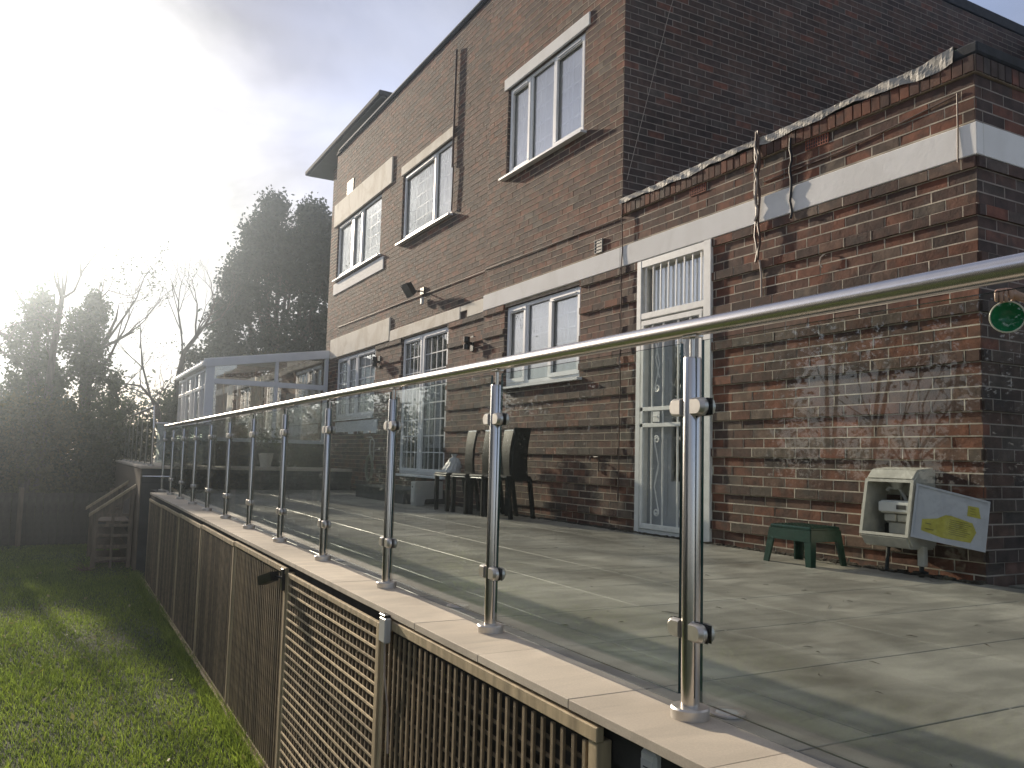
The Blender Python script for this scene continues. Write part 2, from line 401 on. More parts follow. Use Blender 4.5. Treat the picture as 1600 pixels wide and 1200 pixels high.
# ------------------------------------------------------------ brickwork
singles = []                     # candidates for bricks that are objects of their own
def brickwork(tag, u0, u1, z0, z1, P, openings=(), pal='house', proud=None, single=False, phase=0.0, mort='mortar', back=True, parent=None, part='brickwork'):
    """P(u, z, d) -> world point; d is how far it stands out of the wall."""
    B = MB(); Mo = MB(); JH = .0046
    n0 = math.floor((z0-ZG)/CH+1e-6); n1 = math.ceil((z1-ZG)/CH-1e-6)
    def cut(a, b, zc0, zc1, frac=.5):
        seg = [(a, b)]
        for (o0, o1, p0, p1) in openings:
            ov = min(zc1, p1)-max(zc0, p0)
            if ov > frac*(zc1-zc0):
                ns = []
                for (s0, s1) in seg:
                    if o1 <= s0 or o0 >= s1: ns.append((s0, s1)); continue
                    if o0 > s0: ns.append((s0, o0))
                    if o1 < s1: ns.append((o1, s1))
                seg = ns
        return seg
    for n in range(n0, n1):
        c0 = max(ZG+n*CH, z0); c1 = min(ZG+(n+1)*CH, z1)
        if c1-c0 < .02: continue
        pr = proud(n) if proud else 0.0
        sh = (.118 if n % 2 else 0.0)+phase+random.uniform(-.012, .012)
        k0 = math.floor((u0-sh)/.236)-1; k1 = math.ceil((u1-sh)/.236)+1
        J = [sh+k*.236+random.uniform(-.004, .004) for k in range(k0, k1+1)]
        segs = cut(u0, u1, c0, c1)
        for (s0, s1) in segs:
            zz = c0
            a, b = s0, s1
            vs = [P(a, zz-JH, pr*.2-.006), P(b, zz-JH, pr*.2-.006), P(b, zz+JH, pr*.2-.006), P(a, zz+JH, pr*.2-.006)]
            hd = .0012 if tag in ('ext', 'flank') else .0028
            vf = [P(a, zz-JH, hd), P(b, zz-JH, hd), P(b, zz+JH, hd), P(a, zz+JH, hd)]
            Mo.add(vs+vf, [(4, 5, 6, 7), (0, 1, 5, 4), (3, 7, 6, 2)])
            for i in range(len(J)-1):
                a = max(J[i]+.0042, s0); b = min(J[i+1]-.0042, s1)
                if b-a > .018:
                    jit = lambda: random.uniform(-.0013, .0013)
                    dd = pr+random.uniform(-1, 1)*(.0018 if tag in ('ext', 'flank') else .0008); zb = c0+.004; zt = c1-.004
                    tl = random.uniform(-1, 1)*(.0010 if tag in ('ext', 'flank') else .0004)
                    if single: singles.append((tag, a, b, zb, zt, dd, P))
                    vs = [P(a+jit(), zb+jit(), -.008), P(b+jit(), zb+jit(), -.008), P(b+jit(), zt+jit(), -.008), P(a+jit(), zt+jit(), -.008)]
                    fr = [P(a+jit(), zb+jit(), dd+tl), P(b+jit(), zb+jit(), dd-tl), P(b+jit(), zt+jit(), dd-tl), P(a+jit(), zt+jit(), dd+tl)]
                    rec = (vs+fr, [(4, 5, 6, 7), (0, 1, 5, 4), (1, 2, 6, 5), (2, 3, 7, 6), (3, 0, 4, 7)], (random.choice((random.uniform(0, .25), random.uniform(.74, .86), random.random())) if pr > 0 else random.random()))
                    if single: singles[-1] = singles[-1]+(rec,)
                    else: B.add(rec[0], rec[1], 0, rec[2])
                    a2, b2 = b, min(J[i+1]+.0042, s1)
                    if b2-a2 > .004:
                        dv = pr+random.uniform(-.0035, .0012)
                        q = [P(a2, zb, -.006), P(b2, zb, -.006), P(b2, zt, -.006), P(a2, zt, -.006), P(a2, zb, dv), P(b2, zb, dv), P(b2, zt, dv), P(a2, zt, dv)]
                        Mo.add(q, [(4, 5, 6, 7), (0, 3, 7, 4), (1, 5, 6, 2)])
    if back:
        us = sorted({u0, u1}|{c for o in openings for c in o[:2] if u0 < c < u1})
        zs = sorted({z0, z1}|{c for o in openings for c in o[2:] if z0 < c < z1})
        for i in range(len(us)-1):
            for j in range(len(zs)-1):
                um, zm = (us[i]+us[i+1])/2, (zs[j]+zs[j+1])/2
                if any(o[0] < um < o[1] and o[2] < zm < o[3] for o in openings): continue
                Mo.add([P(us[i], zs[j], -.0065), P(us[i+1], zs[j], -.0065), P(us[i+1], zs[j+1], -.0065), P(us[i], zs[j+1], -.0065)], [(0, 1, 2, 3)])
        for (o0, o1, p0, p1) in openings:            # reveals
            q = [P(o0, p0, -.0065), P(o1, p0, -.0065), P(o1, p1, -.0065), P(o0, p1, -.0065), P(o0, p0, -.2), P(o1, p0, -.2), P(o1, p1, -.2), P(o0, p1, -.2)]
            Mo.add(q, [(0, 1, 5, 4), (1, 2, 6, 5), (2, 3, 7, 6), (3, 0, 4, 7)], 1)
    mo = Mo.build('mortar', [mort, 'brick_plain'], parent)
    return B, mo

house = thing('brick_house', 'two storey dark brick house with white window bands and a single storey flat roofed part', 'house', (XW, 7.1, 0))
PF = lambda X0: (lambda u, z, d: (X0-d, u, z))
PG = lambda Y0: (lambda u, z, d: (u, Y0-d, z))
proudf = lambda n: (.020 if (n < 1 and n % 4 == 0) else 0.0)
XL = XW+.035
# openings (y0, y1, z0, z1)
W3 = (7.88, 9.80, 4.50, 5.74); W2 = (11.67, 13.86, 4.48, 5.72); W1 = (14.98, 17.85, 4.52, 5.74)
G3 = (7.88, 9.73, 1.64, 2.70); SD = (11.63, 13.62, .40, 2.72); G1 = (14.96, 17.50, 1.43, 2.74); DR = (5.69, 6.80, -.02, 2.739)
wallA, _m1 = None, None
bandsA = [(3.21, 10.35, 2.739, 2.962)]
Bext, mext = brickwork('ext', 3.21, 7.1, -.1, 3.294, PF(XW), openings=[DR]+[(3.21, 7.1, 2.745, 2.955)], proud=proudf, single=True, parent=house)
Bm, mm = brickwork('main', 7.1, 10.35, -.1, 7.42, PF(XW), openings=[W3, G3, (7.1, 10.35, 2.745, 2.955)], proud=proudf, parent=house, phase=.05, mort='mortar_mid')
Bm.build('brickwork', 'brick_house', house, kind='stuff')
Bl, ml = brickwork('left', 10.35, 18.12, -.1, 7.42, PF(XL), openings=[W2, W1, SD, G1, (10.35, 14.2, 2.745, 2.93)], proud=proudf, parent=house, pal='grey', mort='mortar_dark')
Bl.build('brickwork', 'brick_grey', house, kind='stuff')
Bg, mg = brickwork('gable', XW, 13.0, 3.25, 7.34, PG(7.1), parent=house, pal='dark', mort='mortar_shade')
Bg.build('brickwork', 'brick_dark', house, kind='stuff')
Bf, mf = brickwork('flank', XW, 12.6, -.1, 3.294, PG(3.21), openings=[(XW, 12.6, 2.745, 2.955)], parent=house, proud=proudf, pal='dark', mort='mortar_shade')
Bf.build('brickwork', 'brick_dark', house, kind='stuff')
Br, mr = brickwork('rear', 18.14, 21.2, .2, 8.2, PF(5.95), parent=house, pal='grey', mort='mortar_dark')
Br.build('brickwork', 'brick_grey', house, kind='stuff')
# jamb bricks on the far side of each opening (they face the camera)
for (o, X0) in ((W3, XW), (G3, XW), (DR, XW), (W2, XL), (W1, XL), (SD, XL), (G1, XL)):
    b, m = brickwork('jamb', X0, X0+.11, max(o[2], 0), o[3], PG(o[1]-.012), parent=house, pal='dark', mort='mortar_dark', back=False)
    b.build('brickwork', 'brick_dark', house, kind='stuff')
# the 300 bricks that show largest are objects
sc_ = []
for (tg, a, b, zb, zt, dd, P, rec) in singles:
    c = P((a+b)/2, (zb+zt)/2, 0); q = project(c)
    if q and -30 < q[0] < 1630 and -30 < q[1] < 1230: sc_.append(((b-a)/q[2]**2, a, b, zb, zt, dd, c, rec))
    else: sc_.append((0, a, b, zb, zt, dd, c, rec))
sc_.sort(key=lambda t: -t[0])
bcache = {}
def brick_mesh(L, H):
    k = (round(L/.004), round(H/.004), random.randrange(8))
    if k not in bcache:
        b = MB(); L2, H2 = k[0]*.004/2, k[1]*.004/2
        b.bbox(-.008, .012, -L2, L2, -H2, H2, .0022)
        cj = {}
        def jt(x, y, z):
            q = (x > 0, y > 0, z > 0)
            if q not in cj: cj[q] = (random.uniform(-.001, .001), random.uniform(-.0025, .0025), random.uniform(-.0022, .0022))
            return (x+cj[q][0]+random.uniform(-.0005, .0005), y+cj[q][1]+random.uniform(-.001, .001), z+cj[q][2]+random.uniform(-.0008, .0008))
        b.v = [jt(*p) for p in b.v]
        me = bpy.data.meshes.new('brick'); me.from_pydata(b.v, [], b.f); me.materials.append(MATS['brick_single']); bcache[k] = me
    return bcache[k]
rest = MB()
for i, (s, a, b, zb, zt, dd, c, rec) in enumerate(sc_):
    if i < 300:
        o = shared('brick', brick_mesh(b-a, zt-zb), mext, (XW-dd+.008, (a+b)/2, (zb+zt)/2), (0, random.uniform(-.014, .014), random.uniform(-.008, .008)))
        o.color = (rec[2], rec[2], rec[2], 1)
    else: rest.add(rec[0], rec[1], 0, rec[2])
rest.build('brickwork', 'brick_house', house, kind='stuff')

# bodies behind the brick skins (closed shell, dark inside)
sh = MB()
sh.box(XW+.5, 12.6, 3.3, 7.0, 3.22, 3.26, 0)                  # flat roof of the low part
sh.build('flat_roof', 'felt', house)
sh = MB()
sh.box(12.62, 12.8, 3.3, 18.1, -.3, 7.3); sh.box(5.3, 12.6, 18.1, 18.13, -.3, 7.3); sh.box(5.2, 12.6, 7.25, 18.1, 7.3, 7.36)
sh.box(5.96, 10, 21.05, 21.2, 0, 8.2); sh.box(5.99, 10, 18.14, 21.0, 8.15, 8.2)
sh.box(XW+.35, 12.6, 7.16, 7.2, -.3, 3.2)
sh.build('rear_wall', 'room_dark', house)
fl = MB(); fl.box(5.35, 12.6, 3.3, 18.0, -.12, -.02); fl.box(5.35, 12.6, 7.25, 18.0, 3.0, 3.1); fl.build('inner_floor', 'room_dark', house)

# soldier course and parapet of the low part
sol = MB(); y = 3.19
solm = MB(); solm.box(XW-.018, XW+.1, 3.19, 7.1, 3.298, 3.415); solm.box(XW+.1, 12.6, 3.192, 3.30, 3.298, 3.415); solm.build('mortar', 'mortar_dark', house)
while y < 7.09:
    hh = random.uniform(-.002, .003)
    sol.bbox(XW-.028+hh, XW+.09, y+.004, min(y+.0745, 7.1), 3.302, 3.412, .002); sol.r[-26:] = [random.random()]*26; y += .0792
sol.build('parapet_bricks', 'brick_house', house, kind='stuff')
sol = MB(); x = XW-.02
while x < 12.5:
    sol.bbox(x+.004, x+.0745, 3.182, 3.29, 3.302, 3.412, .002); x += .0792
sol.build('parapet_bricks', 'brick_dark', house, kind='stuff')
fel = MB(); fel.box(XW-.03, 12.6, 3.168, 3.40, 3.417, 3.50, bev=.012)
fel.box(XW+.06, XW+.3, 3.44, 7.09, 3.40, 3.45); fel.build('roof_felt', 'felt', house)
# crumpled plastic sheet over the parapet edge
fm = MB(); nU, prof = 150, 9; vs = []
for i in range(nU+1):
    t = i/nU; yy = 3.33+t*(7.10-3.33)
    wv = math.sin(t*31)*.005+math.sin(t*77+1)*.003+random.uniform(-.002, .002)
    dr = .030+.009*math.sin(t*19+.5)+.008*math.sin(t*47)+random.uniform(-.002, .002)+.05*max(0, 1-t*6)
    if t > .93: dr *= .7
    topz = 3.475+.005*math.sin(t*13)+(.045*max(0, 1-t*14))
    for k in range(prof):
        s_ = k/(prof-1)
        if s_ < .5: px_ = XW+.16-.20*(s_/.5); pz = topz+math.sin(s_*9+t*60)*.007
        else: px_ = XW-.04-.006*math.sin(t*120+s_*8)+wv*.6; pz = topz-(s_-.5)/.5*(dr+.03)
        vs.append((px_+random.uniform(-.0012, .0012), yy, pz+random.uniform(-.0012, .0012)))
fs = [(i*prof+k, (i+1)*prof+k, (i+1)*prof+k+1, i*prof+k+1) for i in range(nU) for k in range(prof-1)]
fm.add(vs, fs); fm.build('plastic_flashing', 'flashing', house)

# white bands, lintels
b = MB(); b.box(XW-.022, XW+.05, 3.188, 7.1, 2.741, 2.960, bev=.006); b.box(XW-.022, XW+.05, 7.102, 10.345, 2.741, 2.958, bev=.006)
b.box(XW+.052, 12.6, 3.188, 3.26, 2.741, 2.960, bev=.004); b.build('white_band', 'band_white', house)
b = MB(); b.box(XL-.024, XL+.05, 11.19, 14.2, 2.741, 2.935, bev=.005); b.box(XL-.024, XL+.05, 10.352, 10.93, 2.741, 2.935, bev=.005)
b.box(XL-.020, XL+.05, 10.93, 11.19, 2.85, 2.933, bev=.004)
b.box(XL-.03, XL+.06, 14.21, 17.95, 2.76, 3.19, bev=.008)
b.build('white_band', 'band_cream', house)
b = MB(); b.box(XL+.0, XL+.04, 10.93, 11.19, 2.741, 2.85); b.build('vent_gap', 'brick_plain', house)
b = MB(); b.box(XW-.02, XW+.1, 7.78, 9.88, 5.742, 5.905, bev=.005); b.build('lintel', 'band_white', house)
b = MB(); b.box(XL-.02, XL+.1, 11.66, 13.92, 5.722, 5.89, bev=.005); b.build('lintel', 'band_cream', house)
b = MB(); b.box(XL-.028, XL+.1, 14.40, 18.10, 5.745, 6.26, bev=.006); b.build('lintel', 'band_cream', house)
b = MB(); b.box(XL-.02, XL+.05, 14.72, 17.95, 4.18, 4.43, bev=.005); b.build('sill_panel', 'band_white', house)
b = MB(); b.box(XL-.02, XL+.05, 14.70, 17.35, 1.10, 1.36, bev=.005); b.build('sill_panel', 'upvc_grey', house)
# parapet tops, eaves slab
b = MB(); b.box(XW-.012, XW+.3, 7.1, 10.34, 7.425, 7.50, bev=.006); b.box(XW+.3, 13.0, 7.08, 7.4, 7.345, 7.50, bev=.006); b.build('roof_edge', 'felt', house)
b = MB(); b.box(XL-.03, XL+.3, 10.352, 18.14, 7.425, 7.475, bev=.01); b.build('roof_edge', 'felt', house)
b = MB(); b.tube([(XL-.035, 10.4, 7.485), (XL-.035, 17.9, 7.485), (XL+.0, 18.1, 7.485), (XL+.2, 18.22, 7.485)], .018, 8); b.build('roof_trim', 'soffit', house, smooth=True)
b = MB(); b.box(5.49, 10, 16.4, 22.45, 8.30, 8.42, bev=.02); b.build('eaves_slab', 'felt', house)
b = MB(); b.box(5.55, 9.9, 16.46, 22.4, 8.285, 8.299); b.build('soffit', 'soffit', house)
b = MB(); b.box(6.0, 10, 16.6, 18.1, 7.37, 8.28); b.build('upper_wall', 'brick_plain', house)

# ------------------------------------------------------------ windows
def window(o, X0, mull, wide, opening, sill=None, curt='curtain', cols=2, rows=5, frame='upvc', cdist=.075, trickle=True):
    y0, y1, z0, z1 = o; y0 += .012; y1 -= .016; z0 += .004; z1 -= .004
    xf = X0+.038; fr = MB(); F = .05
    fr.box(xf, xf+.065, y0, y1, z0, z0+F, bev=.004); fr.box(xf, xf+.065, y0, y1, z1-F, z1, bev=.004)
    for yy in (y0, y1-F): fr.box(xf, xf+.065, yy, yy+F, z0+F, z1-F, bev=.004)
    for my in mull: fr.box(xf, xf+.065, my-wide/2, my+wide/2, z0+F, z1-F, bev=.004)
    wf = fr.build('window', frame, house)
    edges = [y0+F]+[v for my in mull for v in (my-wide/2, my+wide/2)]+[y1-F]
    gb = MB()
    for i in range(0, len(edges), 2):
        a, c = edges[i], edges[i+1]; k = i//2; za, zc = z0+F, z1-F
        if opening[k]:
            cs = MB(); q = .042
            cs.box(xf-.014, xf+.04, a-.012, c+.012, za-.012, za+q, bev=.004); cs.box(xf-.014, xf+.04, a-.012, c+.012, zc-q, zc+.012, bev=.004)
            cs.box(xf-.014, xf+.04, a-.012, a+q, za+q, zc-q, bev=.004); cs.box(xf-.014, xf+.04, c-q, c+.012, za+q, zc-q, bev=.004)
            if trickle: cs.box(xf-.026, xf-.015, a+.06, c-.06, zc-.024, zc-.008, bev=.003)
            cs.build('casement', frame, wf); a += q; c -= q; za += q; zc -= q
        gk = MB()      # black gasket round the pane
        for (p0, p1, q0, q1) in ((a, c, za, za+.006), (a, c, zc-.006, zc), (a, a+.006, za+.006, zc-.006), (c-.006, c, za+.006, zc-.006)):
            gk.box(xf+.020, xf+.026, p0, p1, q0, q1)
        gk.build('gasket', 'rubber', wf)
        g = MB(); g.box(xf+.027, xf+.033, a, c, za, zc); g.build('pane', 'window_glass', wf)
        cc = cols[k] if isinstance(cols, (list, tuple)) else cols
        for j in range(1, cc): yy = a+(c-a)*j/cc; gb.box(*((xf+.017, xf+.0265) if curt == 'curtain_dim' else (xf+.035, xf+.042)), yy-.008, yy+.008, za, zc)
        for j in range(1, rows): zz = za+(zc-za)*j/rows; gb.box(*((xf+.0175, xf+.026) if curt == 'curtain_dim' else (xf+.0355, xf+.0415)), a, c, zz-.008, zz+.008)
    gb.build('glazing_bars', 'upvc', wf)
    cu = MB(); n = int((y1-y0)/.02); vs = []
    for i in range(n+1):
        yy = y0+(y1-y0)*i/n; xx = xf+cdist+.014*math.sin(yy*47)+.007*math.sin(yy*113+1)+random.uniform(-.002, .002)
        vs += [(xx, yy, z0+.02), (xx+.003*math.sin(yy*31), yy, z1-.01)]
    cu.add(vs, [(2*i, 2*i+1, 2*i+3, 2*i+2) for i in range(n)])
    cu.build('net_curtain', curt, wf, smooth='all')
    if sill:
        s = MB(); s.prism([(X0-sill, 0, z0-.045), (X0-sill, 0, z0-.02), (X0+.05, 0, z0-.001), (X0+.05, 0, z0-.045)], (0, y1-y0+.14, 0))
        s.v = [(x, y+y0-.07, z) for x, y, z in s.v]; s.build('sill', frame, wf)
    return wf
window(W3, XW, [8.62, 9.20], .06, (1, 0, 1), sill=.085, rows=5)
window(W2, XL, [12.40], .06, (0, 1), sill=.085, cols=(3, 3), rows=5)
window(W1, XL, [16.18, 16.82], .06, (0, 1, 1), sill=.07, cols=(3, 2, 3), rows=5)
window(G3, XW, [8.62, 9.18], .06, (1, 0, 1), sill=.07, rows=5, curt='curtain')
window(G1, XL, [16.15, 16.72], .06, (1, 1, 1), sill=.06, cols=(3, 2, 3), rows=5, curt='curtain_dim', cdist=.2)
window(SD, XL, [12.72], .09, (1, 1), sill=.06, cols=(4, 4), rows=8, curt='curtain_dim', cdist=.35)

# ------------------------------------------------------------ side door with a white steel security gate
y0, y1, z0, z1 = DR
fr = MB(); X0 = XW
fr.box(X0-.03, X0+.09, 5.69, 5.79, 0, 2.735, bev=.004); fr.box(X0-.022, X0+.09, 6.73, 6.80, 0, 2.735, bev=.004)
fr.box(X0-.02, X0+.09, 5.79, 6.73, 2.66, 2.734, bev=.004); fr.box(X0-.02, X0+.09, 5.79, 6.73, 2.13, 2.19, bev=.004); fr.box(X0-.01, X0+.09, 5.79, 6.73, 0, .04, bev=.004)
dfm = fr.build('door_frame', 'gate_paint', house)
b = MB()
for i in range(8): yy = 5.84+i*.118; b.tube([(X0-.004, yy, 2.20), (X0-.004, yy, 2.655)], .0085, 8)
b.build('window_bars', 'gate_paint', dfm, smooth=True)
b = MB(); b.box(X0+.07, X0+.076, 5.79, 6.73, 2.19, 2.66); b.build('pane', 'window_glass', dfm)
b = MB(); n = 60; vs = []
for i in range(n+1):
    yy = 5.8+.92*i/n; xx = X0+.14+.02*math.sin(yy*40); vs += [(xx, yy, 2.15), (xx, yy, 2.7)]
b.add(vs, [(2*i, 2*i+1, 2*i+3, 2*i+2) for i in range(n)]); b.build('net_curtain', 'curtain', dfm, smooth='all')
gt = MB(); xg = X0-.012
for (a, c, p, q) in ((5.81, 6.71, .05, .10), (5.81, 6.71, 2.06, 2.11), (5.81, 6.71, 1.20, 1.24), (5.81, 6.71, 1.04, 1.08), (5.81, 5.85, .10, 2.06), (6.67, 6.71, .10, 2.06)):
    gt.box(xg-.016, xg+.016, a, c, p, q, bev=.003)
gate = gt.build('security_gate', 'gate_paint', house)
b = MB()
for yy in (5.98, 6.15, 6.37, 6.54): b.tube([(xg, yy, .10), (xg, yy, 2.06)], .0095, 8)
b.build('bars', 'gate_paint', gate, smooth=True)
b = MB()
def scroll(cy_, cz, flip, up_):
    pts = []
    for k in range(30):
        a = k/29*math.pi*3.2; r = .012+.028*(k/29); pts.append((xg-.009, cy_+flip*r*math.cos(a), cz+up_*r*math.sin(a)))
    pts.append((xg-.009, cy_+flip*.03, cz-up_*.24)); pts.append((xg-.009, cy_-flip*.03, cz-up_*.44))
    b.tube(pts, .0068, 6)
for yy, fl_ in ((6.07, 1), (6.45, -1)):
    scroll(yy, .92, fl_, 1); scroll(yy, .22, -fl_, -1); scroll(yy, 1.42, fl_, -1); scroll(yy, 1.96, -fl_, 1)
b.build('scrolls', 'gate_paint', gate, smooth=True)
b = MB(); b.box(xg-.022, xg-.017, 6.40, 6.50, 1.09, 1.19); b.tube([(xg-.025, 6.45, 1.14), (xg-.06, 6.45, 1.14), (xg-.06, 6.38, 1.14)], .007, 8); b.build('lock', 'gate_paint', gate)
b = MB(); b.box(X0+.085, X0+.125, 5.79, 6.17, .04, 2.13); b.box(X0+.085, X0+.125, 6.36, 6.73, .04, 2.13); b.box(X0+.085, X0+.125, 6.17, 6.36, .04, .52); b.box(X0+.085, X0+.125, 6.17, 6.36, 2.0, 2.13)
for (a, c) in ((5.86, 6.12), (6.41, 6.66)): b.box(X0+.079, X0+.086, a, c, .18, 1.0, bev=.003); b.box(X0+.079, X0+.086, a, c, 1.15, 1.95, bev=.003)
dl = b.build('door', 'door_paint', house)
b = MB(); b.box(X0+.10, X0+.108, 6.17, 6.36, .52, 2.0); b.build('door_pane', 'window_glass', dl)
b = MB(); b.box(X0+.2, X0+.21, 5.7, 6.8, 0, 2.1); b.build('dark_hall', 'room_dark', house)

# air bricks and vents in the walls
def airbrick(yc, zc, X0, wy, hz, mt, slots):
    b = MB(); b.box(X0-.008, X0+.01, yc-wy/2, yc+wy/2, zc-hz/2, zc-hz/2+.008); b.box(X0-.008, X0+.01, yc-wy/2, yc+wy/2, zc+hz/2-.008, zc+hz/2)
    nx, nz = slots
    for i in range(nx+1): yy = yc-wy/2+(wy-.008)*i/nx; b.box(X0-.008, X0+.01, yy, yy+.008, zc-hz/2+.008, zc+hz/2-.008)
    for j in range(1, nz): zz = zc-hz/2+hz*j/nz; b.box(X0-.0075, X0+.01, yc-wy/2+.008, yc+wy/2-.008, zz-.003, zz+.003)
    o = b.build('air_brick', mt, house)
    c = MB(); c.box(X0-.0035, X0+.0, yc-wy/2+.002, yc+wy/2-.002, zc-hz/2+.002, zc+hz/2-.002); c.build('vent_back', 'rubber', o)
airbrick(5.90, 3.255, XW, .225, .085, 'terracotta', (9, 3))
airbrick(4.50, 3.255, XW, .225, .085, 'terracotta', (9, 3))
airbrick(7.52, 3.06, XW-.012, .15, .15, 'grey_vent', (1, 4))
airbrick(17.05, 6.40, XL-.004, .42, .30, 'grey_plastic', (5, 1))

# ------------------------------------------------------------ patio deck, coping, undercroft
def slab(name, x0, x1, y0, y1, z0, z1, m, **k):
    b = MB(); b.box(x0, x1, y0, y1, z0, z1); return b.build(name, m, **k)
deck = slab('patio_deck', 1.5, 5.2, -3.0, 16.1, -.30, -.012, 'grout_dark', kind='structure')
XJ = [1.645, 1.93, 2.53, 3.14, 3.77, 4.38, 4.99, 5.115]
tc_ = {}
def tile_mesh(w_, l_, m, t=.02):
    k = (round(w_, 3), round(l_, 3), m)
    if k not in tc_:
        b = MB(); b.bbox(-w_/2, w_/2, -l_/2, l_/2, -t, 0, .0016)
        me = bpy.data.meshes.new('tile'); me.from_pydata(b.v, [], b.f); me.materials.append(MATS[m]); tc_[k] = me
    return tc_[k]
YJ = [1.522+.6*k for k in range(-4, 25)]
for i in range(len(YJ)-1):
    for j in range(len(XJ)-1):
        a, c = XJ[j]+.0018, XJ[j+1]-.0018; y0, y1 = YJ[i]+.003, min(YJ[i+1], 16.09)-.003
        shared('tile', tile_mesh(c-a, y1-y0, 'deck_tile'), deck, ((a+c)/2, (y0+y1)/2, random.uniform(-.0006, .0004)))
b = MB()
for x in XJ[2:-1]: b.box(x-.0017, x+.0017, -1, 16.09, -.0119, -.0012)
b.build('grout_lines', 'grout_pale', deck)
deck2 = slab('patio_paving', 5.2, 9.5, -3.0, 3.12, -.30, -.001, 'deck_tile', kind='structure')
cop = thing('patio_coping', 'row of pale beige stone coping tiles capping the patio edge under the railing', 'coping', (1.5, 1.5, 0))
CY = [1.522+.6*k for k in range(-4, 23)]
for i in range(len(CY)-1):
    y1 = min(CY[i+1], 15.1)
    if y1-CY[i] < .05: break
    a, c = 1.362+random.uniform(-.001, .001), 1.642
    shared('coping_tile', tile_mesh(c-a, y1-CY[i]-.003, 'coping_tile', .028), cop, ((a+c)/2, (CY[i]+y1)/2, .0005+random.uniform(-.0005, .0005)))
b = MB(); b.box(1.42, 1.499, -.9, 15.08, -.14, -.0285); b.build('bedding', 'grout_dark', cop)
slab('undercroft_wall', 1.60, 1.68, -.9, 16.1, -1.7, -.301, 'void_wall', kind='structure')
# small round deck lights beside the posts
dlt = []
for i in range(1, 12, 1):
    yy = posts_y[i]-.02 if i == 1 else posts_y[i]+.55-1.2136*.0
    if i == 1: yy = 1.825
    elif i == 2: yy = 3.625
    else: yy = 3.625+1.8*(i-2)
    if yy > 14: break
    o = thing('deck_light', '', 'deck light', (1.70, yy, 0), 'round deck lights let into the patio')
    b = MB(); b.lathe([(.052, .001), (.052, .006), (.046, .008), (.032, .006)], (1.70, yy, 0), n=28); b.build('ring', 'steel_cast', o, smooth=True)
    b = MB(); b.lathe([(.033, .0055), (.0, .0062)], (1.70, yy, 0), n=24); b.build('lens', 'lamp_lens', o)
    dlt.append(o)
ordn = ['third', 'fourth', 'fifth', 'sixth', 'seventh', 'eighth']
for i, o in enumerate(dlt):
    o['label'] = ('round deck light at the foot of the nearest railing post', 'round deck light beside the glass between the second and third posts')[i] if i < 2 else ordn[i-2]+' round deck light along the glass railing, counted from the camera'

# rubble and weeds where the wall meets the patio
b = MB()
for k in range(1500):
    yy = random.uniform(3.2, 11.2); s = random.uniform(.004, .016)*(1.6 if yy < 5 and random.random() < .2 else 1); xx = XW-.012-abs(random.gauss(0, .030))-(.05 if yy < 4.2 else 0)*random.random()
    b.box(xx-s, xx+s*random.uniform(.5, 1), yy-s, yy+s*random.uniform(.6, 1.5), 0, s*random.uniform(.4, 1.1))
b.build('mortar_debris', 'soil', label='crumbled mortar and soil along the foot of the brick wall', category='debris', kind='stuff')

b = MB()
for k in range(170):
    x, y = random.uniform(1.7, 5.0), random.uniform(1.0, 11.0); a = random.gauss(1.2, .9); L_ = random.uniform(.006, .028)*(2.2 if k % 14 == 0 else 1); r = random.uniform(.0008, .0022)
    p = Vector((x, y, .002)); d = Vector((math.cos(a), math.sin(a), 0))*L_; b.tube([p-d, p+Vector((0, 0, .002))+d*.2, p+d], [r*.5, r, r*.4], 4)
b.build('twig_litter', 'soil', label='tiny dark twigs and specks scattered over the patio tiles', category='litter', kind='stuff')

